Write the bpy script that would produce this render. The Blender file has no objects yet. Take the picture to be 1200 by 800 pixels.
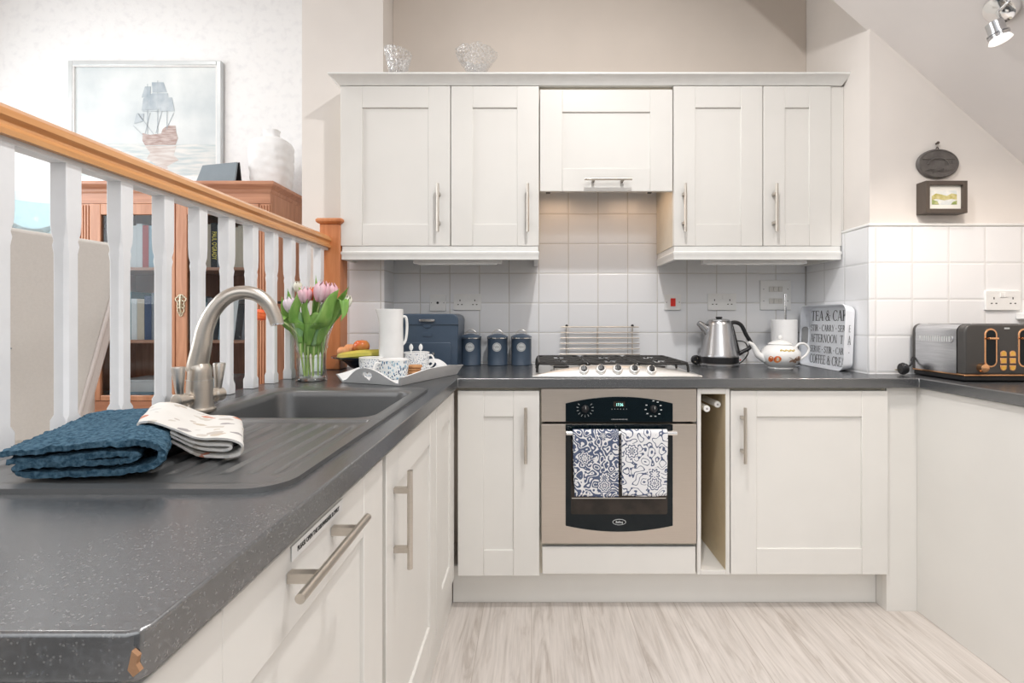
import bpy, bmesh, math, random
from mathutils import Vector, Matrix, noise
random.seed(7)
PI = math.pi
SC = bpy.context.scene
COL = SC.collection
# the place is measured from the photograph: focal length 570 px, eye height 1.139 m, view straight down the room (+Y)
F, VX, VY, CZ = 570.0, 623.0, 373.0, 1.139
WT = 0.91                                   # worktop height
def at(px, py, Y): return Vector(((px-VX)*Y/F, Y, CZ-(py-VY)*Y/F))
def on(px, py, z=WT):
    Y = (CZ-z)*F/(py-VY)
    return Vector(((px-VX)*Y/F, Y, z))
def X(px, Y): return (px-VX)*Y/F
def Z(py, Y): return CZ-(py-VY)*Y/F

WM = {}                                     # world matrix of each empty / thing
def W(o): return WM.get(o.name, Matrix())
def thing(name, label, cat, loc, rz=0, group=None, kind=None):
    o = bpy.data.objects.new(name, None); COL.objects.link(o)
    o.empty_display_size = .05
    o.location = loc; o.rotation_euler = (0, 0, rz)
    if label: o['label'] = label
    if cat: o['category'] = cat
    if group: o['group'] = group
    if kind: o['kind'] = kind
    WM[o.name] = Matrix.Translation(Vector(loc)) @ Matrix.Rotation(rz, 4, 'Z')
    return o
def finish(bm, ang=35):
    bmesh.ops.recalc_face_normals(bm, faces=bm.faces)
    for f in bm.faces: f.smooth = True
    t = math.radians(ang)
    for e in bm.edges:
        if len(e.link_faces) == 2 and e.calc_face_angle(0) > t: e.smooth = False
def obj(name, bm, m, parent=None, bevel=0, seg=2, label=None, local=False, norm=True):
    """links bm (in world coordinates) as one mesh object; under a parent the verts become local to it"""
    if norm: finish(bm)
    me = bpy.data.meshes.new(name)
    if parent is not None:
        if not local: bm.transform(W(parent).inverted())
        loc = Vector((0, 0, 0))
    else:
        xs = [v.co for v in bm.verts]
        mn = Vector((min(c.x for c in xs), min(c.y for c in xs), min(c.z for c in xs)))
        mx = Vector((max(c.x for c in xs), max(c.y for c in xs), max(c.z for c in xs)))
        loc = Vector(((mn.x+mx.x)/2, (mn.y+mx.y)/2, mn.z))
        bm.transform(Matrix.Translation(-loc))
    bm.to_mesh(me); bm.free()
    for mm in (m if isinstance(m, (list, tuple)) else [m]): me.materials.append(mm)
    o = bpy.data.objects.new(name, me); COL.objects.link(o)
    if parent is not None:
        o.parent = parent; WM[o.name] = W(parent)
    else:
        o.location = loc; WM[o.name] = Matrix.Translation(loc)
    if bevel:
        b = o.modifiers.new('bevel', 'BEVEL'); b.width = bevel; b.segments = seg
        b.limit_method = 'ANGLE'; b.angle_limit = math.radians(40)
    if label: o['label'] = label
    return o
def tag(o, label=None, cat=None, group=None, kind=None):
    if label: o['label'] = label
    if cat: o['category'] = cat
    if group: o['group'] = group
    if kind: o['kind'] = kind
    return o
def struct(o): o['kind'] = 'structure'; return o
def copy_tree(o, parent=None):
    c = o.copy(); COL.objects.link(c)
    c.parent = parent
    for ch in list(o.children):
        copy_tree(ch, c)
    return c
# ---------------------------------------------------------------- shapes
def BM(): return bmesh.new()
def box(bm, x0, x1, y0, y1, z0, z1, M=None):
    vs = [Vector((x, y, z)) for x in (x0, x1) for y in (y0, y1) for z in (z0, z1)]
    if M is not None: vs = [M @ v for v in vs]
    v = [bm.verts.new(c) for c in vs]
    for q in ((0,1,3,2),(4,6,7,5),(0,4,5,1),(2,3,7,6),(0,2,6,4),(1,5,7,3)): bm.faces.new([v[i] for i in q])
    return bm
def bx(*a, **k): return box(BM(), *a, **k)
def prism(bm, poly, n0, n1, M):
    """poly in (u,v), extruded n0..n1; M maps (u,v,n) to the world"""
    a = [bm.verts.new(M @ Vector((p[0], p[1], n0))) for p in poly]
    b = [bm.verts.new(M @ Vector((p[0], p[1], n1))) for p in poly]
    n = len(poly)
    bm.faces.new(a); bm.faces.new(list(reversed(b)))
    for i in range(n): bm.faces.new((a[i], b[i], b[(i+1) % n], a[(i+1) % n]))
    return bm
def frame(o, u, v):
    u = Vector(u).normalized(); v = Vector(v).normalized(); n = u.cross(v)
    return Matrix(((u.x, v.x, n.x, o[0]), (u.y, v.y, n.y, o[1]), (u.z, v.z, n.z, o[2]), (0, 0, 0, 1)))
def rings(bm, R, closed_ring=True, cap0=True, cap1=True, loop=False):
    vr = [[bm.verts.new(p) for p in r] for r in R]
    n = len(vr[0]); m = len(vr)
    for i in range(m if loop else m-1):
        A = vr[i]; B = vr[(i+1) % m]
        for j in range(n if closed_ring else n-1):
            k = (j+1) % n
            bm.faces.new((A[j], A[k], B[k], B[j]))
    if closed_ring and not loop:
        if cap0: bm.faces.new(list(reversed(vr[0])))
        if cap1: bm.faces.new(vr[-1])
    return vr
def tube(bm, pts, r, seg=12, loop=False, sx=1.0):
    pts = [Vector(p) for p in pts]; n = len(pts)
    rr = r if isinstance(r, (list, tuple)) else [r]*n
    R = []; up = None
    for i, p in enumerate(pts):
        if loop: t = (pts[(i+1) % n]-pts[i-1]).normalized()
        else: t = (pts[min(i+1, n-1)]-pts[max(i-1, 0)]).normalized()
        if up is None:
            a = Vector((0, 0, 1)) if abs(t.z) < .9 else Vector((1, 0, 0))
            up = (a - t*a.dot(t)).normalized()
        else:
            up = (up - t*up.dot(t)).normalized()
        s = t.cross(up)
        R.append([p + (up*math.cos(2*PI*k/seg) + s*sx*math.sin(2*PI*k/seg))*rr[i] for k in range(seg)])
    rings(bm, R, loop=loop)
    return bm
def cyl(bm, a, b, r, seg=24, r2=None):
    return tube(bm, [a, b], [r, r if r2 is None else r2], seg)
def lathe(bm, prof, c, seg=48, M=None, f=None):
    """prof (r,z) list from bottom to top around c; f(angle, r, z) may alter the point"""
    R = []
    for (r, z) in prof:
        ring = []
        for k in range(seg):
            a = 2*PI*k/seg
            q = Vector((r*math.cos(a), r*math.sin(a), z))
            if f: q = f(a, r, z)
            if M is not None: q = M @ q
            ring.append(Vector(c)+q)
        R.append(ring)
    rings(bm, R)
    return bm
def cr(P, n=8, loop=False):
    P = [Vector(p) for p in P]; out = []; m = len(P)
    for i in range(m if loop else m-1):
        if loop: a, b, c, d = P[i-1], P[i], P[(i+1) % m], P[(i+2) % m]
        else: a, b, c, d = P[max(i-1, 0)], P[i], P[i+1], P[min(i+2, m-1)]
        for k in range(n):
            t = k/n
            out.append(.5*((2*b)+(c-a)*t+(2*a-5*b+4*c-d)*t*t+(-a+3*b-3*c+d)*t*t*t))
    if not loop: out.append(P[-1])
    return out
def rrect(w, h, r, n=6, cx=0, cy=0):
    """rounded rectangle outline, counter clockwise, centred"""
    out = []
    for (sx, sy, a0) in ((1, 1, 0), (-1, 1, 90), (-1, -1, 180), (1, -1, 270)):
        for k in range(n+1):
            a = math.radians(a0+90*k/n)
            out.append((cx+sx*(w/2-r)+r*math.cos(a), cy+sy*(h/2-r)+r*math.sin(a)))
    return out
def gridf(bm, f, nu, nv, loopu=False):
    V = [[bm.verts.new(f(i/nu, j/nv)) for i in range(nu if loopu else nu+1)] for j in range(nv+1)]
    w = len(V[0])
    for j in range(nv):
        for i in range(w if loopu else w-1):
            k = (i+1) % w
            bm.faces.new((V[j][i], V[j][k], V[j+1][k], V[j+1][i]))
    return V
def solid(o, t, off=0):
    m = o.modifiers.new('solid', 'SOLIDIFY'); m.thickness = t; m.offset = off; return o
def subd(o, n=1):
    m = o.modifiers.new('sub', 'SUBSURF'); m.levels = n; m.render_levels = n; return o
def text(name, s, size, M, m, parent=None, sx=1.0, ext=.0003, align='CENTER', bold=0):
    cu = bpy.data.curves.new('txt', 'FONT'); cu.body = s; cu.size = size; cu.extrude = ext
    cu.align_x = align; cu.align_y = 'CENTER'; cu.resolution_u = 3; cu.offset = bold
    t = bpy.data.objects.new('txt', cu); COL.objects.link(t)
    dg = bpy.context.evaluated_depsgraph_get()
    me = bpy.data.meshes.new_from_object(t.evaluated_get(dg))
    bm = BM(); bm.from_mesh(me)
    bpy.data.objects.remove(t); bpy.data.curves.remove(cu); bpy.data.meshes.remove(me)
    bm.transform(M @ Matrix.Diagonal((sx, 1, 1, 1)))
    return obj(name, bm, m, parent, norm=False)
# roman capitals with thick and thin strokes and serifs, for printed lettering
def _L(x1, y1, x2, y2, w=.13): return [(x1-w/2, y1), (x1+w/2, y1), (x2+w/2, y2), (x2-w/2, y2)]
def _H(x1, x2, y, t_=.045): return [(x1, y-t_/2), (x2, y-t_/2), (x2, y+t_/2), (x1, y+t_/2)]
def _S(x, y, w=.27): return _H(x-w/2, x+w/2, .018 if y == 0 else .982, .036)
def _A(cx, cy, rx, ry, a0, a1, tk=.13, tn=.05, n=18):
    P = [(cx+rx*math.cos(math.radians(a0+(a1-a0)*k/n)), cy+ry*math.sin(math.radians(a0+(a1-a0)*k/n))) for k in range(n+1)]
    Q = [(cx+(rx-tk)*math.cos(math.radians(a0+(a1-a0)*k/n)), cy+(ry-tn)*math.sin(math.radians(a0+(a1-a0)*k/n))) for k in range(n+1)]
    return [[P[k], P[k+1], Q[k+1], Q[k]] for k in range(n)]
def _tip(x, y, s): return [(x-.02, y), (x+.02, y), (x+.02, y+s), (x-.03, y+s*.9)]
GL = {
 'T': (.72, [_L(.34, 0, .34, 1), _H(.03, .65, .977), _S(.34, 0), _L(.05, .8, .05, 1, .04), _L(.63, .8, .63, 1, .04)]),
 'E': (.66, [_L(.14, 0, .14, 1), _H(.03, .56, .977), _H(.03, .58, .023), _H(.14, .44, .52), _L(.55, .82, .55, 1, .04), _L(.58, 0, .58, .2, .04), _L(.44, .42, .44, .62, .035)]),
 'F': (.60, [_L(.14, 0, .14, 1), _H(.03, .56, .977), _H(.14, .44, .50), _S(.14, 0), _L(.55, .8, .55, 1, .04), _L(.44, .40, .44, .60, .035)]),
 'A': (.78, [_L(.08, 0, .37, 1, .05), _L(.66, 0, .37, 1, .14), _H(.19, .55, .33, .04), _S(.08, 0, .22), _S(.66, 0)]),
 'C': (.76, _A(.42, .5, .41, .52, 48, 312)+[_L(.68, .72, .68, .96, .04)]),
 'K': (.80, [_L(.14, 0, .14, 1), _L(.20, .42, .62, 1, .05), _L(.68, 0, .34, .60, .14), _S(.14, 0), _S(.14, 1), _S(.62, 1, .22), _S(.68, 0, .24)]),
 'S': (.60, _A(.27, .75, .24, .27, 30, 270, .10, .06)+_A(.27, .27, .27, .29, -150, 90, .10, .06)+[_L(.48, .74, .48, .96, .035), _L(.05, .04, .05, .26, .035)]),
 'I': (.32, [_L(.15, 0, .15, 1), _S(.15, 0), _S(.15, 1)]),
 'R': (.76, [_L(.14, 0, .14, 1), _S(.14, 0), _S(.14, 1, .22)]+_A(.22, .73, .32, .27, -90, 90)+[_H(.14, .24, .977), _H(.14, .24, .48), _L(.66, 0, .34, .5, .13), _S(.68, 0, .2)]),
 'Y': (.74, [_L(.36, 0, .36, .46), _L(.36, .44, .10, 1, .13), _L(.38, .44, .62, 1, .05), _S(.36, 0), _S(.10, 1, .24), _S(.62, 1, .2)]),
 'V': (.74, [_L(.36, 0, .10, 1, .14), _L(.36, 0, .62, 1, .05), _S(.10, 1, .24), _S(.62, 1, .2)]),
 'N': (.82, [_L(.12, 0, .12, 1, .05), _L(.66, 0, .66, 1, .05), _L(.64, 0, .13, 1, .14), _S(.12, 0, .2), _S(.10, 1, .2), _S(.66, 1, .2)]),
 'O': (.86, _A(.42, .5, .40, .52, 0, 360, n=28)),
 'M': (.96, [_L(.12, 0, .14, 1, .05), _L(.78, 0, .76, 1, .13), _L(.43, .0, .16, 1, .13), _L(.43, 0, .74, 1, .05), _S(.12, 0, .2), _S(.78, 0, .26)]),
 '&': (.86, _A(.33, .76, .19, .25, 0, 360, .07, .05)+_A(.31, .25, .29, .27, 60, 330, .11, .05)+[_L(.70, 0, .22, .76, .13), _L(.55, .12, .70, .52, .045), _H(.60, .80, .52, .04), _S(.72, 0, .22)]),
 '.': (.42, [[(.20+.085*math.cos(2*PI*k/12), .46+.085*math.sin(2*PI*k/12)) for k in range(12)]]),
 ' ': (.34, []),
}
def roman(name, s, height, width, M_, m, parent):
    """one printed line, left edge at the origin of M_, scaled to the given width"""
    tot = sum(GL[c][0] for c in s); kx = width/tot; bm = BM(); x = 0
    for c in s:
        for poly in GL[c][1]:
            prism(bm, [((x+p[0])*kx, (p[1]-.5)*height) for p in poly], 0, .0003, M_)
        x += GL[c][0]
    return obj(name, bm, m, parent)
# ---------------------------------------------------------------- materials
def nt(name):
    m = bpy.data.materials.new(name); m.use_nodes = True
    t = m.node_tree; t.nodes.clear()
    out = t.nodes.new('ShaderNodeOutputMaterial')
    return m, t, out
def N(t, typ, **k):
    n = t.nodes.new(typ)
    for a, v in k.items():
        if a.startswith('i_'):
            key = a[2:]
            n.inputs[int(key) if key.isdigit() else key.replace('_', ' ')].default_value = v
        else: setattr(n, a, v)
    return n
def L(t, a, b): t.links.new(a, b)
def c4(c): return (c[0], c[1], c[2], 1)
def pbr(name, col, rough=.5, metal=0, col2=None, scale=20, stretch=(1, 1, 1), amount=.5, bump=0, bscale=None,
        spec=.5, trans=0, ior=1.45, coat=0, sheen=0, detail=3, lo=.35, hi=.65, emit=None, estr=0):
    m, t, out = nt(name)
    b = N(t, 'ShaderNodeBsdfPrincipled')
    b.inputs['Base Color'].default_value = c4(col); b.inputs['Roughness'].default_value = rough
    b.inputs['Metallic'].default_value = metal; b.inputs['Specular IOR Level'].default_value = spec
    b.inputs['Transmission Weight'].default_value = trans; b.inputs['IOR'].default_value = ior
    b.inputs['Coat Weight'].default_value = coat; b.inputs['Coat Roughness'].default_value = .1
    b.inputs['Sheen Weight'].default_value = sheen
    if emit: b.inputs['Emission Color'].default_value = c4(emit); b.inputs['Emission Strength'].default_value = estr
    tc = N(t, 'ShaderNodeTexCoord'); mp = N(t, 'ShaderNodeMapping'); mp.inputs['Scale'].default_value = stretch
    L(t, tc.outputs['Object'], mp.inputs['Vector'])
    ns = N(t, 'ShaderNodeTexNoise'); ns.inputs['Scale'].default_value = scale; ns.inputs['Detail'].default_value = detail
    L(t, mp.outputs[0], ns.inputs['Vector'])
    if col2 is None: col2 = tuple(c*.96 for c in col)
    cr_ = N(t, 'ShaderNodeValToRGB')
    cr_.color_ramp.elements[0].position = lo; cr_.color_ramp.elements[1].position = hi
    cr_.color_ramp.elements[0].color = c4(col); cr_.color_ramp.elements[1].color = c4(col2)
    L(t, ns.outputs['Fac'], cr_.inputs[0]); L(t, cr_.outputs[0], b.inputs['Base Color'])
    if bump:
        n2 = N(t, 'ShaderNodeTexNoise'); n2.inputs['Scale'].default_value = bscale or scale; n2.inputs['Detail'].default_value = 4
        L(t, mp.outputs[0], n2.inputs['Vector'])
        bp = N(t, 'ShaderNodeBump'); bp.inputs['Strength'].default_value = bump; bp.inputs['Distance'].default_value = .002
        L(t, n2.outputs['Fac'], bp.inputs['Height']); L(t, bp.outputs[0], b.inputs['Normal'])
    L(t, b.outputs[0], out.inputs[0])
    return m
def clear_glass(name, tint=(1, 1, 1), refl=1.0, rough=0, bump=0, bs=60):
    m, t, out = nt(name)
    tr = N(t, 'ShaderNodeBsdfTransparent'); tr.inputs[0].default_value = c4(tint)
    gl = N(t, 'ShaderNodeBsdfGlossy'); gl.inputs['Roughness'].default_value = rough
    fr = N(t, 'ShaderNodeLayerWeight'); fr.inputs['Blend'].default_value = .18
    mu = N(t, 'ShaderNodeMath', operation='MULTIPLY'); mu.inputs[1].default_value = refl
    L(t, fr.outputs['Fresnel'], mu.inputs[0])
    if bump:
        tc = N(t, 'ShaderNodeTexCoord'); v = N(t, 'ShaderNodeTexVoronoi'); v.inputs['Scale'].default_value = bs
        L(t, tc.outputs['Object'], v.inputs['Vector'])
        bp = N(t, 'ShaderNodeBump'); bp.inputs['Strength'].default_value = bump; bp.inputs['Distance'].default_value = .01
        L(t, v.outputs[0], bp.inputs['Height']); L(t, bp.outputs[0], gl.inputs['Normal']); L(t, bp.outputs[0], fr.inputs['Normal'])
    mx = N(t, 'ShaderNodeMixShader')
    L(t, mu.outputs[0], mx.inputs[0]); L(t, tr.outputs[0], mx.inputs[1]); L(t, gl.outputs[0], mx.inputs[2])
    L(t, mx.outputs[0], out.inputs[0])
    return m
def tiles(name, axis, u0, z0, pitch, grout, tile=(.83, .84, .86)):
    """square glazed tiles, grout lines at u0+k*pitch and z0+k*pitch in world-sized object coordinates"""
    m, t, out = nt(name)
    g = N(t, 'ShaderNodeNewGeometry'); s = N(t, 'ShaderNodeSeparateXYZ'); L(t, g.outputs['Position'], s.inputs[0])
    def dist(sock, off):
        a = N(t, 'ShaderNodeMath', operation='SUBTRACT'); L(t, sock, a.inputs[0]); a.inputs[1].default_value = off
        d = N(t, 'ShaderNodeMath', operation='DIVIDE'); L(t, a.outputs[0], d.inputs[0]); d.inputs[1].default_value = pitch
        p = N(t, 'ShaderNodeMath', operation='PINGPONG'); L(t, d.outputs[0], p.inputs[0]); p.inputs[1].default_value = .5
        fl = N(t, 'ShaderNodeMath', operation='FLOOR'); L(t, d.outputs[0], fl.inputs[0])
        return p.outputs[0], fl.outputs[0]
    pu, fu = dist(s.outputs[axis], u0); pz, fz = dist(s.outputs[2], z0)
    mn = N(t, 'ShaderNodeMath', operation='MINIMUM'); L(t, pu, mn.inputs[0]); L(t, pz, mn.inputs[1])
    r = N(t, 'ShaderNodeMapRange'); r.inputs['From Min'].default_value = .009; r.inputs['From Max'].default_value = .02
    L(t, mn.outputs[0], r.inputs['Value'])
    h = N(t, 'ShaderNodeMapRange'); h.inputs['From Min'].default_value = .008; h.inputs['From Max'].default_value = .05
    h.interpolation_type = 'SMOOTHSTEP'
    L(t, mn.outputs[0], h.inputs['Value'])
    cb = N(t, 'ShaderNodeCombineXYZ'); L(t, fu, cb.inputs[0]); L(t, fz, cb.inputs[1])
    wn = N(t, 'ShaderNodeTexWhiteNoise'); L(t, cb.outputs[0], wn.inputs[0])
    mx = N(t, 'ShaderNodeMix', data_type='RGBA'); mx.inputs[6].default_value = c4(tile)
    mx.inputs[7].default_value = c4(tuple(c*.965 for c in tile)); L(t, wn.outputs[0], mx.inputs[0])
    m2 = N(t, 'ShaderNodeMix', data_type='RGBA'); m2.inputs[6].default_value = c4(grout)
    L(t, r.outputs[0], m2.inputs[0]); L(t, mx.outputs[2], m2.inputs[7])
    b = N(t, 'ShaderNodeBsdfPrincipled'); b.inputs['Roughness'].default_value = .18; b.inputs['Specular IOR Level'].default_value = .4
    L(t, m2.outputs[2], b.inputs['Base Color'])
    ns = N(t, 'ShaderNodeTexNoise'); ns.inputs['Scale'].default_value = 14; L(t, g.outputs['Position'], ns.inputs['Vector'])
    ad = N(t, 'ShaderNodeMath', operation='MULTIPLY_ADD'); L(t, ns.outputs['Fac'], ad.inputs[0]); ad.inputs[1].default_value = .5
    L(t, h.outputs[0], ad.inputs[2])
    bp = N(t, 'ShaderNodeBump'); bp.inputs['Strength'].default_value = .5; bp.inputs['Distance'].default_value = .002
    L(t, ad.outputs[0], bp.inputs['Height']); L(t, bp.outputs[0], b.inputs['Normal'])
    L(t, b.outputs[0], out.inputs[0])
    return m
def speckled(name, base, spk, rough, scale=260, thr=.16):
    m, t, out = nt(name)
    g = N(t, 'ShaderNodeNewGeometry')
    v = N(t, 'ShaderNodeTexVoronoi'); v.inputs['Scale'].default_value = scale; L(t, g.outputs['Position'], v.inputs['Vector'])
    n1 = N(t, 'ShaderNodeTexNoise'); n1.inputs['Scale'].default_value = scale*.5; n1.inputs['Detail'].default_value = 4; L(t, g.outputs['Position'], n1.inputs['Vector'])
    wn = N(t, 'ShaderNodeSeparateColor'); L(t, v.outputs['Color'], wn.inputs[0])
    gt = N(t, 'ShaderNodeMath', operation='GREATER_THAN'); gt.inputs[1].default_value = 1-thr; L(t, wn.outputs[0], gt.inputs[0])
    lt = N(t, 'ShaderNodeMath', operation='LESS_THAN'); lt.inputs[1].default_value = .42; L(t, v.outputs['Distance'], lt.inputs[0])
    mu = N(t, 'ShaderNodeMath', operation='MULTIPLY'); L(t, gt.outputs[0], mu.inputs[0]); L(t, lt.outputs[0], mu.inputs[1])
    m0 = N(t, 'ShaderNodeMix', data_type='RGBA'); m0.inputs[6].default_value = c4(base); m0.inputs[7].default_value = c4(tuple(c*2.2 for c in base))
    rp = N(t, 'ShaderNodeMapRange'); rp.inputs['From Min'].default_value = .45; rp.inputs['From Max'].default_value = .7; L(t, n1.outputs['Fac'], rp.inputs['Value'])
    L(t, rp.outputs[0], m0.inputs[0])
    m1 = N(t, 'ShaderNodeMix', data_type='RGBA'); L(t, mu.outputs[0], m1.inputs[0]); L(t, m0.outputs[2], m1.inputs[6]); m1.inputs[7].default_value = c4(spk)
    b = N(t, 'ShaderNodeBsdfPrincipled'); b.inputs['Roughness'].default_value = rough; b.inputs['IOR'].default_value = 2.5
    L(t, m1.outputs[2], b.inputs['Base Color'])
    bp = N(t, 'ShaderNodeBump'); bp.inputs['Strength'].default_value = .05; bp.inputs['Distance'].default_value = .001
    L(t, n1.outputs['Fac'], bp.inputs['Height']); L(t, bp.outputs[0], b.inputs['Normal'])
    L(t, b.outputs[0], out.inputs[0])
    return m
def wood(name, a, b_, axis='Y', rough=.4, scale=6, ring=1.0, coat=0):
    m, t, out = nt(name)
    g = N(t, 'ShaderNodeTexCoord'); mp = N(t, 'ShaderNodeMapping')
    s = [scale*4]*3; s['XYZ'.index(axis)] = scale*.35
    mp.inputs['Scale'].default_value = s; L(t, g.outputs['Object'], mp.inputs['Vector'])
    n1 = N(t, 'ShaderNodeTexNoise'); n1.inputs['Scale'].default_value = 1.6; n1.inputs['Detail'].default_value = 8; n1.inputs['Distortion'].default_value = ring
    L(t, mp.outputs[0], n1.inputs['Vector'])
    r = N(t, 'ShaderNodeValToRGB'); e = r.color_ramp.elements
    e[0].position = .3; e[1].position = .7; e[0].color = c4(a); e[1].color = c4(b_)
    L(t, n1.outputs['Fac'], r.inputs[0])
    b = N(t, 'ShaderNodeBsdfPrincipled'); b.inputs['Roughness'].default_value = rough; b.inputs['Coat Weight'].default_value = coat
    L(t, r.outputs[0], b.inputs['Base Color'])
    bp = N(t, 'ShaderNodeBump'); bp.inputs['Strength'].default_value = .08; bp.inputs['Distance'].default_value = .001
    L(t, n1.outputs['Fac'], bp.inputs['Height']); L(t, bp.outputs[0], b.inputs['Normal'])
    L(t, b.outputs[0], out.inputs[0])
    return m
def plank_floor(name):
    m, t, out = nt(name)
    g = N(t, 'ShaderNodeNewGeometry'); s = N(t, 'ShaderNodeSeparateXYZ'); L(t, g.outputs['Position'], s.inputs[0])
    sw = N(t, 'ShaderNodeCombineXYZ'); L(t, s.outputs[1], sw.inputs[0]); L(t, s.outputs[0], sw.inputs[1])
    br = N(t, 'ShaderNodeTexBrick'); br.offset = .37; br.inputs['Scale'].default_value = 1; br.inputs['Brick Width'].default_value = 1.25
    br.inputs['Row Height'].default_value = .19; br.inputs['Mortar Size'].default_value = .0012; br.inputs['Mortar Smooth'].default_value = .1
    br.inputs['Color1'].default_value = (0, 0, 0, 1); br.inputs['Color2'].default_value = (1, 1, 1, 1); br.inputs['Mortar'].default_value = (.5, .5, .5, 1)
    L(t, sw.outputs[0], br.inputs['Vector'])
    off = N(t, 'ShaderNodeVectorMath', operation='MULTIPLY_ADD'); off.inputs[1].default_value = (7, 3, 5)
    L(t, br.outputs['Color'], off.inputs[0]); L(t, g.outputs['Position'], off.inputs[2])
    mp = N(t, 'ShaderNodeMapping'); mp.inputs['Scale'].default_value = (16, 1.6, 1); L(t, off.outputs[0], mp.inputs['Vector'])
    n1 = N(t, 'ShaderNodeTexNoise'); n1.inputs['Scale'].default_value = 1.1; n1.inputs['Detail'].default_value = 9; n1.inputs['Distortion'].default_value = 2.2; n1.inputs['Roughness'].default_value = .6
    L(t, mp.outputs[0], n1.inputs['Vector'])
    mp2 = N(t, 'ShaderNodeMapping'); mp2.inputs['Scale'].default_value = (160, 7, 1); L(t, off.outputs[0], mp2.inputs['Vector'])
    n2 = N(t, 'ShaderNodeTexNoise'); n2.inputs['Scale'].default_value = 1; n2.inputs['Detail'].default_value = 4; L(t, mp2.outputs[0], n2.inputs['Vector'])
    r = N(t, 'ShaderNodeValToRGB'); e = r.color_ramp.elements
    e[0].position = .28; e[0].color = (.43, .375, .335, 1); e[1].position = .64; e[1].color = (.68, .632, .595, 1)
    x = r.color_ramp.elements.new(.48); x.color = (.62, .572, .535, 1)
    L(t, n1.outputs['Fac'], r.inputs[0])
    mm = N(t, 'ShaderNodeMix', data_type='RGBA', blend_type='MULTIPLY'); mm.inputs[0].default_value = .35
    L(t, r.outputs[0], mm.inputs[6]); 
    r2 = N(t, 'ShaderNodeMapRange'); r2.inputs['From Min'].default_value = .3; r2.inputs['From Max'].default_value = .6; r2.inputs['To Min'].default_value = .62; L(t, n2.outputs['Fac'], r2.inputs['Value'])
    L(t, r2.outputs[0], mm.inputs[7])
    mo = N(t, 'ShaderNodeMix', data_type='RGBA'); L(t, br.outputs['Fac'], mo.inputs[0]); L(t, mm.outputs[2], mo.inputs[6]); mo.inputs[7].default_value = (.42, .37, .33, 1)
    b = N(t, 'ShaderNodeBsdfPrincipled'); b.inputs['Roughness'].default_value = .42
    L(t, mo.outputs[2], b.inputs['Base Color'])
    bp = N(t, 'ShaderNodeBump'); bp.inputs['Strength'].default_value = .15; bp.inputs['Distance'].default_value = .001
    L(t, n2.outputs['Fac'], bp.inputs['Height']); L(t, bp.outputs[0], b.inputs['Normal'])
    L(t, b.outputs[0], out.inputs[0])
    return m
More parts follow.
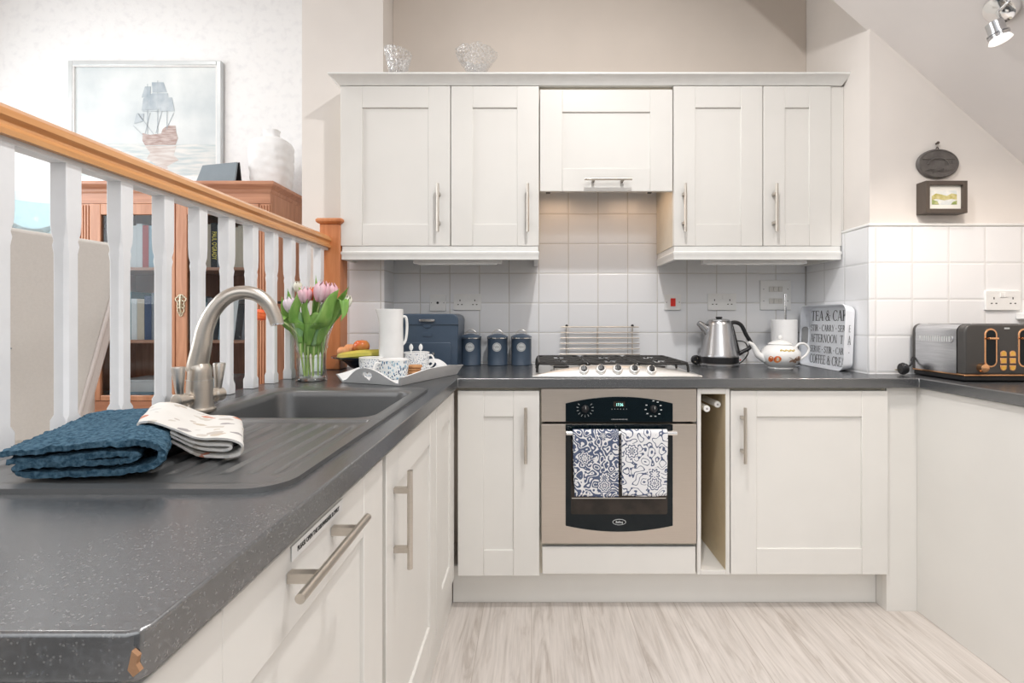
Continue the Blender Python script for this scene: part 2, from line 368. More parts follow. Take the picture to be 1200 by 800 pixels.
def motif(name, ground, ink, scale, dense):
    """folk-print cloth: ringed flower heads, curling vine lines and small leaves in ink on a ground colour"""
    m, t, out = nt(name)
    def mth(op, a, b=None, c=None):
        n = N(t, 'ShaderNodeMath', operation=op)
        for i, q in enumerate((a, b, c)):
            if q is None: continue
            if isinstance(q, (int, float)): n.inputs[i].default_value = q
            else: L(t, q, n.inputs[i])
        return n.outputs[0]
    tc = N(t, 'ShaderNodeTexCoord'); mp = N(t, 'ShaderNodeMapping'); mp.inputs['Scale'].default_value = (1, .02, 1)
    L(t, tc.outputs['Object'], mp.inputs['Vector'])
    v = N(t, 'ShaderNodeTexVoronoi'); v.inputs['Scale'].default_value = scale; v.inputs['Randomness'].default_value = .75; L(t, mp.outputs[0], v.inputs['Vector'])
    d = v.outputs['Distance']
    sp = N(t, 'ShaderNodeSeparateColor'); L(t, v.outputs['Color'], sp.inputs[0])
    # angle round the flower centre gives the petals
    df = N(t, 'ShaderNodeVectorMath', operation='SUBTRACT'); sc = N(t, 'ShaderNodeVectorMath', operation='SCALE'); sc.inputs['Scale'].default_value = scale
    L(t, mp.outputs[0], sc.inputs[0]); sc2 = N(t, 'ShaderNodeVectorMath', operation='SCALE'); sc2.inputs['Scale'].default_value = scale; L(t, v.outputs['Position'], sc2.inputs[0])
    L(t, sc.outputs[0], df.inputs[0]); L(t, sc2.outputs[0], df.inputs[1])
    xy = N(t, 'ShaderNodeSeparateXYZ'); L(t, df.outputs[0], xy.inputs[0])
    ang = mth('ARCTAN2', xy.outputs[2], xy.outputs[0])
    pet = mth('MULTIPLY', mth('COSINE', mth('MULTIPLY', ang, 8.0)), .03)
    dd = mth('ADD', d, pet)
    disc = mth('LESS_THAN', dd, .36)
    rg = mth('GREATER_THAN', mth('SINE', mth('MULTIPLY_ADD', dd, 52.0, mth('MULTIPLY', sp.outputs[0], 6.0))), .0 if dense else .25)
    core = mth('MULTIPLY', disc, rg)
    nz = N(t, 'ShaderNodeTexNoise'); nz.inputs['Scale'].default_value = scale*2.1; nz.inputs['Detail'].default_value = .5; L(t, mp.outputs[0], nz.inputs['Vector'])
    con = mth('PINGPONG', mth('MULTIPLY', nz.outputs['Fac'], 7.0), .5)
    vine = mth('GREATER_THAN', con, .31) if dense else mth('LESS_THAN', con, .12)
    v2 = N(t, 'ShaderNodeTexVoronoi'); v2.inputs['Scale'].default_value = scale*3.6; L(t, mp.outputs[0], v2.inputs['Vector'])
    v2.feature = 'F1'
    dots = mth('LESS_THAN', v2.outputs['Distance'], .24)
    gap = mth('LESS_THAN', mth('ABSOLUTE', mth('SUBTRACT', dd, .385)), .025)
    bgm = mth('MULTIPLY', mth('MAXIMUM', vine, dots), mth('GREATER_THAN', dd, .41))
    al = mth('MAXIMUM', core, bgm)
    mx = N(t, 'ShaderNodeMix', data_type='RGBA'); L(t, al, mx.inputs[0]); mx.inputs[6].default_value = c4(ground); mx.inputs[7].default_value = c4(ink)
    b = N(t, 'ShaderNodeBsdfPrincipled'); b.inputs['Roughness'].default_value = .85; b.inputs['Specular IOR Level'].default_value = .2
    L(t, mx.outputs[2], b.inputs['Base Color']); L(t, b.outputs[0], out.inputs[0])
    return m
def blots(name, ground, inks, scale, thr=.12, rough=.6, stretch=(1, 1, 1)):
    """scattered painted marks, each cell one ink"""
    m, t, out = nt(name)
    tc = N(t, 'ShaderNodeTexCoord'); mp = N(t, 'ShaderNodeMapping'); mp.inputs['Scale'].default_value = stretch
    nz = N(t, 'ShaderNodeTexNoise'); nz.inputs['Scale'].default_value = scale*1.2; L(t, tc.outputs['Object'], nz.inputs['Vector'])
    ad = N(t, 'ShaderNodeVectorMath', operation='MULTIPLY_ADD'); ad.inputs[1].default_value = (.9/scale,)*3
    L(t, nz.outputs['Color'], ad.inputs[0]); L(t, tc.outputs['Object'], ad.inputs[2]); L(t, ad.outputs[0], mp.inputs['Vector'])
    v = N(t, 'ShaderNodeTexVoronoi'); v.inputs['Scale'].default_value = scale; L(t, mp.outputs[0], v.inputs['Vector'])
    lt = N(t, 'ShaderNodeMath', operation='LESS_THAN'); lt.inputs[1].default_value = thr; L(t, v.outputs['Distance'], lt.inputs[0])
    sp = N(t, 'ShaderNodeSeparateColor'); L(t, v.outputs['Color'], sp.inputs[0])
    r = N(t, 'ShaderNodeValToRGB'); r.color_ramp.interpolation = 'CONSTANT'; e = r.color_ramp.elements
    e[0].color = c4(inks[0]); e[1].color = c4(inks[-1]); e[1].position = 1-1/len(inks)
    for i in range(1, len(inks)-1): r.color_ramp.elements.new(i/len(inks)).color = c4(inks[i])
    L(t, sp.outputs[1], r.inputs[0])
    mx = N(t, 'ShaderNodeMix', data_type='RGBA'); L(t, lt.outputs[0], mx.inputs[0]); mx.inputs[6].default_value = c4(ground); L(t, r.outputs[0], mx.inputs[7])
    b = N(t, 'ShaderNodeBsdfPrincipled'); b.inputs['Roughness'].default_value = rough
    L(t, mx.outputs[2], b.inputs['Base Color']); L(t, b.outputs[0], out.inputs[0])
    return m

M = {}
M['cream'] = pbr('cream_paint', (.765, .750, .718), .36, scale=3, bump=.02, bscale=60)
M['cream_in'] = pbr('carcass_cream', (.72, .66, .55), .5)
M['ivory'] = pbr('ivory_moulding', (.82, .82, .80), .35)
M['wallbeige'] = pbr('beige_wall_paint', (.76, .685, .615), .85, scale=4, bump=.05, bscale=150)
M['wallpale'] = pbr('pale_wall_paint', (.80, .755, .715), .85, scale=4, bump=.05, bscale=150)
M['ceil'] = pbr('ceiling_paint', (.84, .80, .78), .9, scale=4)
M['paper'] = pbr('textured_wallpaper', (.88, .88, .88), .7, col2=(.80, .80, .81), scale=22, detail=10, lo=.5, hi=.75, bump=.6, bscale=60)
M['tileB'] = tiles('back_tiles', 0, .0362, .9165, .1505, (.60, .585, .56))
M['tileS'] = tiles('side_tiles', 1, 2.014, .9165, .1505, (.72, .72, .72), tile=(.86, .865, .88))
M['tileR'] = tiles('front_tiles', 0, 1.42, .9165, .1505, (.74, .735, .73), tile=(.86, .865, .88))
M['floor'] = plank_floor('grey_oak_laminate')
M['carpet'] = pbr('carpet', (.55, .5, .45), .95, bump=.4, bscale=300)
M['worktop'] = speckled('black_granite_laminate', (.034, .037, .041), (.125, .125, .125), .27, scale=420, thr=.15)
M['sink'] = pbr('grey_composite', (.048, .051, .053), .33, col2=(.062, .064, .066), scale=400, bump=.06, bscale=700, ior=2.35)
M['nickel'] = pbr('brushed_nickel', (.62, .57, .51), .33, 1, stretch=(1, 1, 12), scale=40)
M['steel'] = pbr('brushed_steel', (.66, .63, .59), .30, 1, col2=(.60, .575, .54), stretch=(1, 1, 60), scale=14, bump=.04, bscale=30)
M['oven_steel'] = pbr('warm_oven_steel', (.60, .54, .48), .36, 1, col2=(.57, .51, .45), stretch=(1, 1, 60), scale=12)
M['kettle_steel'] = pbr('kettle_steel', (.50, .50, .51), .27, 1, col2=(.43, .43, .44), stretch=(60, 60, 1), scale=12)
M['hob_steel'] = pbr('hob_steel', (.86, .85, .83), .36, 1, scale=30)
M['chrome'] = pbr('chrome', (.85, .85, .85), .08, 1)
M['black'] = pbr('black_plastic', (.015, .015, .017), .35)
M['glassblack'] = pbr('black_oven_glass', (.003, .008, .011), .06, spec=.35)
M['oven_in'] = pbr('oven_window', (.045, .035, .028), .08, col2=(.03, .024, .02), spec=.35)
M['castiron'] = pbr('cast_iron', (.02, .019, .018), .45, bump=.1, bscale=200)
M['whiteP'] = pbr('white_plastic', (.82, .82, .81), .3)
M['whiteG'] = pbr('white_gloss', (.86, .86, .85), .15)
M['grey_print'] = pbr('grey_print', (.33, .33, .33), .6)
M['ink'] = pbr('black_ink', (.03, .03, .03), .6)
M['light_print'] = pbr('pale_print', (.6, .62, .62), .5)
M['red'] = pbr('red_rocker', (.75, .03, .02), .3)
M['pine'] = wood('pine_rail', (.60, .27, .095), (.72, .38, .16), 'Y', .3, coat=.3)
M['pineZ'] = wood('pine_newel', (.50, .17, .06), (.62, .25, .10), 'Z', .4)
M['mahog'] = wood('mahogany', (.42, .18, .095), (.58, .29, .17), 'Z', .35)
M['mahogX'] = wood('mahogany_rail', (.40, .17, .095), (.55, .27, .16), 'X', .35)
M['satinW'] = pbr('white_satin_paint', (.84, .85, .87), .35)
M['sofa'] = pbr('linen_cloth', (.62, .585, .55), .9, scale=150, bump=.4, bscale=600, sheen=.2)
M['sofaL'] = pbr('pale_piping', (.72, .66, .64), .8)
M['glass'] = clear_glass('thin_glass', (.99, 1, .995), .55)
M['pane'] = clear_glass('cabinet_glass', (.93, .96, .98), 1.3)
M['cutglass'] = None
M['crystal'] = pbr('cut_crystal', (.97, .98, .99), .03, trans=1, ior=1.5, bump=.6, bscale=90)
M['water'] = clear_glass('water', (.95, .98, .96), .5)
M['navy'] = pbr('navy_enamel', (.060, .090, .135), .36, coat=.15)
M['navyD'] = pbr('dark_navy_ceramic', (.012, .022, .045), .12)
M['terry'] = pbr('blue_terry', (.024, .062, .100), .95, col2=(.085, .16, .225), scale=170, bump=1.0, bscale=300, spec=.1)
M['linen'] = blots('printed_linen', (.70, .68, .65), [(.50, .45, .41), (.58, .56, .53), (.55, .22, .14), (.56, .52, .47), (.32, .30, .30), (.52, .45, .37), (.60, .60, .58)], 34, .36, .85, (1, 1, .3))
M['towelA'] = motif('blue_folk_towel', (.085, .11, .185), (.74, .74, .75), 15, 1)
M['towelB'] = motif('white_folk_towel', (.76, .76, .78), (.085, .11, .185), 13, 0)
M['mugblue'] = blots('blue_brush_marks', (.80, .82, .82), [(.03, .06, .14), (.10, .25, .42), (.35, .52, .62), (.04, .10, .20)], 150, .40, .2, (1, 1, .45))
M['mugsprig'] = blots('navy_sprigs', (.82, .83, .83), [(.03, .05, .12), (.10, .17, .30), (.35, .45, .58)], 190, .33, .2)
M['leaf'] = pbr('tulip_leaf', (.15, .34, .06), .45, col2=(.30, .50, .12), scale=30, stretch=(1, 1, .2))
M['leaf2'] = pbr('tulip_leaf_grey', (.17, .36, .15), .5, col2=(.32, .50, .24), scale=30, stretch=(1, 1, .2))
M['stem'] = pbr('tulip_stem', (.42, .58, .16), .5, col2=(.55, .66, .32))
M['petalP'] = pbr('pink_petal', (.80, .42, .50), .5, col2=(.85, .62, .68), scale=40, stretch=(1, 1, .15))
M['petalL'] = pbr('lilac_petal', (.74, .60, .72), .5, col2=(.84, .74, .80), scale=40, stretch=(1, 1, .15))
M['petalO'] = pbr('orange_petal', (.80, .07, .02), .5, col2=(.88, .22, .06), scale=40, stretch=(1, 1, .15))
M['petalW'] = pbr('white_petal', (.80, .80, .68), .5)
M['banana'] = pbr('banana_skin', (.72, .56, .10), .5, col2=(.50, .48, .08), scale=12)
M['apple'] = pbr('apple_skin', (.70, .10, .03), .25, col2=(.85, .42, .12), scale=14)
M['peach'] = pbr('peach_skin', (.80, .30, .12), .5, col2=(.82, .5, .25), scale=18)
M['biscuit'] = pbr('biscuit', (.45, .21, .08), .8, col2=(.58, .31, .14), scale=90, bump=.5, bscale=160)
M['copper'] = pbr('copper_trim', (.85, .48, .26), .2, 1)
M['anthra'] = pbr('anthracite_enamel', (.060, .057, .055), .38)
M['ttsteel'] = pbr('toaster_steel', (.62, .63, .65), .26, 1, col2=(.52, .53, .55), stretch=(1, 1, 30), scale=14)
M['amber'] = pbr('amber_button', (.80, .45, .08), .3)
M['slate'] = pbr('slate', (.11, .10, .094), .42, col2=(.15, .138, .13), scale=30, bump=.5, bscale=50)
M['dkframe'] = pbr('dark_brown_frame', (.085, .067, .055), .45)
M['mount'] = pbr('picture_mount', (.82, .81, .76), .8)
M['cloth_grey'] = pbr('grey_felt', (.22, .26, .29), .8)
M['plaster'] = pbr('white_carved_plaster', (.86, .86, .86), .6, scale=30, bump=1.0, bscale=22)
M['paperroll'] = pbr('kitchen_paper', (.86, .86, .86), .95, bump=.3, bscale=120)
M['trayW'] = pbr('white_painted_wood', (.86, .86, .86), .5, scale=20, bump=.1, bscale=80)
M['signW'] = pbr('white_tray_enamel', (.76, .78, .82), .35)
M['chip'] = pbr('exposed_chipboard', (.36, .20, .11), .9, bump=.6, bscale=300)
M['brass'] = pbr('brass', (.62, .55, .42), .25, 1)
M['headm'] = pbr('lamp_head_chrome', (.50, .50, .51), .18, 1)
M['lens'] = pbr('lamp_lens', (.9, .9, .9), .3, emit=(1, .93, .85), estr=1.0)
M['clock'] = pbr('clock_digits', (.1, .3, .28), .4, emit=(.45, .95, .85), estr=1.2)
M['lining'] = pbr('tan_unit_lining', (.62, .52, .36), .55)
M['white_glassy'] = M['whiteG']

def cut_glass(name):
    m, t, out = nt(name)
    tc = N(t, 'ShaderNodeTexCoord'); v = N(t, 'ShaderNodeTexVoronoi', feature='DISTANCE_TO_EDGE'); v.inputs['Scale'].default_value = 75
    L(t, tc.outputs['Object'], v.inputs['Vector'])
    bp = N(t, 'ShaderNodeBump'); bp.inputs['Strength'].default_value = 1; bp.inputs['Distance'].default_value = .01; L(t, v.outputs[0], bp.inputs['Height'])
    tr = N(t, 'ShaderNodeBsdfTransparent'); tr.inputs[0].default_value = (.96, .965, .97, 1)
    gl = N(t, 'ShaderNodeBsdfGlossy'); gl.inputs['Roughness'].default_value = .08; L(t, bp.outputs[0], gl.inputs['Normal'])
    gl.inputs[0].default_value = (1, 1, 1, 1)
    fr = N(t, 'ShaderNodeLayerWeight'); fr.inputs['Blend'].default_value = .16; L(t, bp.outputs[0], fr.inputs['Normal'])
    lt = N(t, 'ShaderNodeMapRange'); lt.inputs['From Min'].default_value = .02; lt.inputs['From Max'].default_value = .12; lt.inputs['To Min'].default_value = .30; lt.inputs['To Max'].default_value = .0
    L(t, v.outputs[0], lt.inputs['Value'])
    df = N(t, 'ShaderNodeBsdfDiffuse'); df.inputs[0].default_value = (.92, .93, .94, 1)  # white along the facet edges, painted in for the sparkle
    m1 = N(t, 'ShaderNodeMixShader'); L(t, lt.outputs[0], m1.inputs[0]); L(t, tr.outputs[0], m1.inputs[1]); L(t, df.outputs[0], m1.inputs[2])
    m2 = N(t, 'ShaderNodeMixShader'); L(t, fr.outputs['Facing'], m2.inputs[0]); L(t, m1.outputs[0], m2.inputs[1]); L(t, gl.outputs[0], m2.inputs[2])
    L(t, m2.outputs[0], out.inputs[0]); return m
M['cutglass'] = cut_glass('cut_glass')
# ================================================================ the room
YW, YU, YD, YE = 2.478, 2.175, 1.875, 1.862     # back wall, wall-unit doors, base doors, worktop front edge
YF, XS = 2.014, 1.40                             # wall facing us on the right, and its side
XR = 2.15
struct(obj('floor', bx(-1.0, XR, -1.2, 2.6, -.05, 0), M['floor']))
struct(obj('floor_living_room', bx(-3.6, -.965, -1.2, 3.05, .38, .48), M['carpet']))
wb = struct(obj('wall_back', bx(-.706, XS-.001, YW, 2.6, 0, 3.4), M['wallbeige']))
tl = obj('tiling', bx(-.700, XS-.009, YW-.008, YW+.001, .90, 1.95), M['tileB'], wb)
wn = struct(obj('wall_nib', bx(-1.093, -.707, 2.315, 3.049, 0, 3.4), M['wallpale']))
obj('tiling', box(bx(-.935, -.7085, 2.307, 2.316, .90, 1.55), -.7085, -.699, 2.307, YW-.0085, .90, 1.55), M['tileB'], wn)
wr = struct(obj('wall_right_front', bx(XS, XR, YF, 2.6, 0, 3.4), M['wallpale']))
tr_ = BM(); box(tr_, XS-.008, XR, YF-.008, YF+.001, .90, 1.519)
obj('tiling', tr_, M['tileR'], wr, bevel=.003)
obj('tiling', bx(XS-.008, XS+.001, YF+.0005, YW-.009, .90, 1.519), M['tileS'], wr)
tb = BM(); box(tb, XS-.011, XR, YF-.011, YF, 1.5195, 1.531); box(tb, XS-.011, XS, YF, YW-.009, 1.5195, 1.531)
obj('tile_edging', tb, M['whiteP'], wr, bevel=.003)
struct(obj('wall_right', bx(XR, XR+.1, -1.2, 2.6, 0, 3.4), M['wallbeige']))
struct(obj('wall_living_room', bx(-3.6, -1.09, 3.05, 3.15, .38, 3.4), M['paper']))
# outer wall of the living room with its window opening
bm = BM()
box(bm, -3.7, -3.6, -1.2, 3.15, .38, 1.25); box(bm, -3.7, -3.6, -1.2, 3.15, 2.75, 3.4)
box(bm, -3.7, -3.6, 2.65, 3.15, 1.25, 2.75); box(bm, -3.7, -3.6, -1.2, .35, 1.25, 2.75)
struct(obj('wall_left', bm, M['wallpale']))
w1 = thing('window_1', None, None, (-3.65, 1.5, 1.25), kind='structure')
bm = BM()
for y in (.35, 1.10, 1.87, 2.61): box(bm, -3.67, -3.62, y, y+.04, 1.25, 2.75)
box(bm, -3.67, -3.62, .39, 2.61, 1.25, 1.29); box(bm, -3.67, -3.62, .39, 2.61, 2.71, 2.75)
obj('window_frame', bm, M['whiteP'], w1)
obj('glass_pane', bx(-3.648, -3.644, .39, 2.61, 1.29, 2.71), M['glass'], w1)
# ceilings: the slope comes down to the right, the rest is flat and high
bm = BM()
prism(bm, [(.2, 3.401), (XR, 1.677), (XR, 1.737), (.2, 3.461)], 0, 3.23, Matrix(((1, 0, 0, 0), (0, 0, 1, -1.2), (0, 1, 0, 0), (0, 0, 0, 1))))
struct(obj('ceiling_slope', bm, M['ceil']))
struct(obj('ceiling', box(bx(-3.7, .2, -1.2, 3.15, 3.4, 3.46), .2, XR, 2.03, 2.6, 3.4, 3.46), M['ceil']))
bm = BM()
prism(bm, [(.2, 3.462), (1.399, 2.402), (1.399, 3.462)], 0, .02, Matrix(((1, 0, 0, 0), (0, 0, 1, 2.03), (0, 1, 0, 0), (0, 0, 0, 1))))
struct(obj('leak_fascia', bm, M['ceil']))  # unseen fascia, added to keep outside light from leaking over the slope
bm = BM(); box(bm, 1.995, XR, 1.955, 2.006, 1.135, 1.163)
struct(obj('trim_2', bm, M['whiteG'], bevel=.004))

# ================================================================ cabinet parts
S_ = .097
def door_bm(u0, u1, v0, v1, T, s=S_, th=.02, st=None, sb=None):
    """shaker door in its own plane: u across, v up, n towards the room; T places it"""
    st = st or s; sb = sb or s
    bm = BM()
    box(bm, u0, u0+s, v0, v1, -th, 0, T); box(bm, u1-s, u1, v0, v1, -th, 0, T)
    box(bm, u0+s, u1-s, v1-st, v1, -th, -.0005, T); box(bm, u0+s, u1-s, v0, v0+sb, -th, -.0005, T)
    box(bm, u0+s-.002, u1-s+.002, v0+sb-.002, v1-st+.002, -.016, -.0075, T)
    return bm
def handle_bm(c, axis, out, length=.212, sp=.128, d=.034):
    c = Vector(c); a = Vector(axis); o = Vector(out); bm = BM()
    tube(bm, [c+o*d-a*length/2, c+o*d+a*length/2], .006, 16)
    b = BM()
    for s in (-1, 1):
        p = c+a*s*sp/2
        u = a.cross(o)
        T = Matrix(((a.x, u.x, o.x, p.x), (a.y, u.y, o.y, p.y), (a.z, u.z, o.z, p.z), (0, 0, 0, 1)))
        box(bm, -.006, .006, -.006, .006, 0, d-.003, T)
    b.free()
    return bm
TF = lambda y: frame((0, y, 0), (1, 0, 0), (0, 0, 1))           # faces -Y
TL = lambda x: frame((x, 0, 0), (0, 1, 0), (0, 0, 1))           # faces +X
UPZ0, UPZ1 = Z(288, YU), Z(100.5, YU)
def wall_unit(x0, x1, z0, z1, label, hx=None, yb=YW-.008, dz1=None, hv=True, x1b=None, group=None):
    t = thing('wall_cupboard', label, 'cupboard', ((x0+x1)/2, (YU+yb)/2, z0), group=group)
    bm = BM(); zt = dz1 or z1
    th = .016
    box(bm, x0+.001, x0+th, YU+.0205, yb, z0, z1); box(bm, x1-th, x1-.001, YU+.0205, yb, z0, z1)
    box(bm, x0+th, x1-th, YU+.0205, yb, z0, z0+th); box(bm, x0+th, x1-th, YU+.0205, yb, z1-th, z1)
    box(bm, x0+th, x1-th, yb-.006, yb, z0+th, z1-th)
    obj('body', bm, M['cream_in'], t, bevel=.0006)
    d = obj('door', door_bm(x0+.002, x1-.002, z0, zt, TF(YU)), M['cream'], t, bevel=.0018)
    if hv: bm = handle_bm((hx, YU, Z(243, YU-.034)), (0, 0, 1), (0, -1, 0))
    else: bm = handle_bm(((x0+x1)/2, YU, Z(209.5, YU-.034)), (1, 0, 0), (0, -1, 0))
    obj('handle', bm, M['nickel'], d)
    return t
ux = [X(398.5, YU), X(528, YU), X(632, YU), X(789, YU), X(894.2, YU), X(974.5, YU)]
wall_unit(ux[0], ux[1], UPZ0, UPZ1, 'cream shaker wall cupboard at the far left end, widest of the tall doors', X(513, YU-.034), yb=2.306)
wall_unit(ux[1], ux[2], UPZ0, UPZ1, 'cream shaker wall cupboard immediately left of the cooker hood', X(618.5, YU-.034))
wall_unit(ux[3], ux[4], UPZ0, UPZ1, 'cream shaker wall cupboard immediately right of the cooker hood', X(803.5, YU-.034))
wall_unit(ux[4], ux[5], UPZ0, UPZ1, 'narrow cream shaker wall cupboard at the right end', X(910.5, YU-.034))
# cooker hood behind a short lift-up door
hz0, hz1 = Z(224, YU), Z(104.8, YU); HB = 1.785
t = thing('cooker_hood', 'built-in cooker hood behind a short wide cream door above the hob', 'cooker hood', ((ux[2]+ux[3])/2, 2.32, hz0))
bm = BM(); box(bm, ux[2]+.002, ux[3]-.002, YU+.021, YW-.009, HB+.008, UPZ1)
obj('body', bm, M['cream_in'], t)
d = obj('door', door_bm(ux[2]+.003, ux[3]-.003, hz0, hz1, TF(YU), s=.1, st=.1, sb=.102), M['cream'], t, bevel=.0018)
obj('handle', handle_bm(((X(713, YU-.034)), YU, Z(209.5, YU-.034)), (1, 0, 0), (0, -1, 0), length=.208), M['nickel'], d)
bm = BM(); box(bm, ux[2]+.03, ux[3]-.03, YU+.03, YW-.03, HB+.001, HB+.0075)
fl = obj('filter_panel', bm, M['steel'], t)
for x in (.14, .50):
    bm = BM(); cyl(bm, (x, 2.27, HB-.003), (x, 2.27, HB+.001), .028)
    obj('lamp_lens', bm, M['lens'], t)
for px in (640, 760): obj('catch', bx(X(px, YU), X(px+5, YU), YU+.0205, YU+.035, hz0-.003, hz0+.03), M['black'], t)
# end panel / filler at the right of the wall units
bm = BM(); box(bm, ux[5]+.001, 1.3910, YU+.006, YW-.009, UPZ0, UPZ1); box(bm, 1.3911, 1.3995, YU+.006, YW-.009, 1.5325, UPZ1)
tag(obj('end_panel', bm, M['cream'], bevel=.0015), 'plain cream filler panel between the narrow right wall cupboard and the side wall', 'panel')
# cornice: one continuous moulding along the top
def sweep_moulding(prof, path, corner_dirs):
    """prof: (out, z) polyline closed; path: xy points; corner_dirs: outward xy at each point (mitred)"""
    bm = BM(); R = []
    for p, d in zip(path, corner_dirs):
        R.append([Vector((p[0]+d[0]*o, p[1]+d[1]*o, z)) for (o, z) in prof])
    rings(bm, R)
    return bm
cz = UPZ1+.001
cprof = [(-.018, cz), (.004, cz), (.008, cz+.006), (.018, cz+.016), (.032, cz+.028), (.040, cz+.033), (.040, cz+.040), (-.09, cz+.040), (-.09, cz+.022), (-.018, cz+.022)]
cxl, cxr = X(398.5, YU), X(986, YU)
o = obj('cornice', sweep_moulding(cprof, [(cxl, 2.306), (cxl, YU), (cxr, YU), (cxr, YW-.009)], [(-1, 0), (-1.0, -1), (.62, -1), (.62, 0)]), M['ivory'])
tag(o, 'long ivory cornice moulding running along the top of the wall cupboards', 'moulding')
pz1 = UPZ0-.001
pprof = [(-.018, pz1), (.001, pz1), (.001, pz1-.022), (.006, pz1-.027), (.006, pz1-.034), (.003, pz1-.040), (.003, pz1-.060), (-.018, pz1-.060)]
o = obj('light_pelmet', sweep_moulding(pprof, [(X(401, YU), 2.306), (X(401, YU), YU+.004), (X(630.5, YU), YU+.004), (X(630.5, YU), YW-.009)], [(-1, 0), (-1, -1), (1, -1), (1, 0)]), M['ivory'])
tag(o, 'ivory light pelmet under the two wall cupboards left of the hood', 'moulding', )
o = obj('light_pelmet', sweep_moulding(pprof, [(X(790.5, YU), YW-.009), (X(790.5, YU), YU+.004), (X(985, YU), YU+.004), (X(985, YU), YW-.009)], [(-1, 0), (-1, -1), (1, -1), (1, 0)]), M['ivory'])
tag(o, 'ivory light pelmet under the wall cupboards right of the hood', 'moulding')
def strip_light(x0, x1, label):
    t = thing('strip_light', label, 'light', ((x0+x1)/2, 2.23, 1.40))
    bm = BM(); box(bm, x0, x1, 2.215, 2.245, 1.388, UPZ0-.001)
    obj('housing', bm, M['whiteP'], t, bevel=.003)
    bm = BM(); box(bm, x0+.02, x1-.02, 2.219, 2.241, 1.3845, 1.388)
    obj('diffuser', bm, M['whiteG'], t)
strip_light(X(485, 2.23), X(588, 2.23), 'slim white strip light under the left wall cupboards')
strip_light(X(822, 2.23), X(944, 2.23), 'slim white strip light under the right wall cupboards')

# ---------------------------------------------------------------- base units along the back
DZ0, DZ1 = .146, .860
def carcass(bm, x0, x1, y0, y1, z0, z1, th=.016):
    box(bm, x0, x0+th, y0, y1, z0, z1); box(bm, x1-th, x1, y0, y1, z0, z1)
    box(bm, x0+th, x1-th, y0, y1, z0, z0+th); box(bm, x0+th, x1-th, y0, y1, z1-th, z1); box(bm, x0+th, x1-th, y1-.006, y1, z0+th, z1-th)
def base_unit(x0, x1, label, hx, dz0=DZ0):
    t = thing('base_cupboard', label, 'cupboard', ((x0+x1)/2, 2.1, .14))
    bm = BM(); carcass(bm, x0, x1, YD+.0205, 2.40, .148, .869)
    obj('body', bm, M['cream_in'], t, bevel=.0006)
    d = obj('door', door_bm(x0+.003, x1-.003, dz0, DZ1, TF(YD), s=.1), M['cream'], t, bevel=.0018)
    obj('handle', handle_bm((hx, YD, Z(510.5, YD-.034)), (0, 0, 1), (0, -1, 0)), M['nickel'], d)
bxs = [X(535.5, YD), X(633, YD), X(816.8, YD), X(855.5, YD), X(1041.5, YD)]
base_unit(bxs[0], bxs[1], 'narrow cream base cupboard in the corner left of the oven', X(616, YD-.034))
base_unit(bxs[3], bxs[4], 'wide cream base cupboard right of the oven, below the kettle and teapot', X(873.5, YD-.034), dz0=.152)
# oven housing with its blank drawer front
t = thing('oven_housing', 'cream oven cabinet with a plain drawer front below the oven', 'cupboard', ((bxs[1]+bxs[2])/2, 2.1, .14))
bm = BM(); box(bm, bxs[1]+.001, bxs[1]+.012, YD+.0205, 2.40, .148, .869); box(bm, bxs[2]-.012, bxs[2]-.001, YD+.0205, 2.40, .148, .869)
box(bm, bxs[1]+.012, bxs[2]-.012, YD+.0205, 2.40, .148, .262)
obj('body', bm, M['cream_in'], t)
bm = BM(); box(bm, bxs[1]+.008, bxs[2]-.005, YD, YD+.02, .153, Z(640.5, YD))
obj('drawer_front', bm, M['cream'], t, bevel=.003)
# slim open unit with two towel rails
x0, x1 = bxs[2], bxs[3]
t = thing('towel_rail_unit', 'slim open cream unit with two white towel rods beside the oven', 'shelf unit', ((x0+x1)/2, 2.1, .14))
bm = BM(); zt, zb = .869, .152
xi0, xi1 = X(821.5, YD), X(850.5, YD)
box(bm, x0+.001, xi0, YD, 2.40, zb, zt); box(bm, xi1, x1-.001, YD, 2.40, zb, zt)
box(bm, xi0, xi1, YD, 2.40, zb, Z(668, YD)); box(bm, xi0, xi1, YD, 2.40, Z(461.5, YD), zt); box(bm, xi0, xi1, 2.39, 2.40, Z(668, YD), Z(461.5, YD))
obj('body', bm, M['cream'], t, bevel=.001)
bm = BM(); za, zc = Z(668, YD), Z(461.5, YD)
box(bm, xi0, xi0+.0008, YD+.004, 2.389, za, zc); box(bm, xi1-.0008, xi1, YD+.004, 2.389, za, zc); box(bm, xi0+.0008, xi1-.0008, 2.388, 2.3895, za, zc); box(bm, xi0+.0008, xi1-.0008, YD+.004, 2.388, zc-.0008, zc)
obj('lining', bm, M['lining'], t)
for (px, py, y0) in ((828.5, 478.8, 1.885), (841, 473.8, 1.90)):
    p = at(px, py, y0); bm = BM(); cyl(bm, p, p+Vector((0, .48, 0)), .0125, 20)
    r = obj('towel_rod', bm, M['whiteP'], t, bevel=.001)
    bm = BM(); tube(bm, [p+Vector((0, -.001, 0)), p+Vector((0, .0005, 0))], .004, 12); obj('screw_cap', bm, M['grey_print'], r)
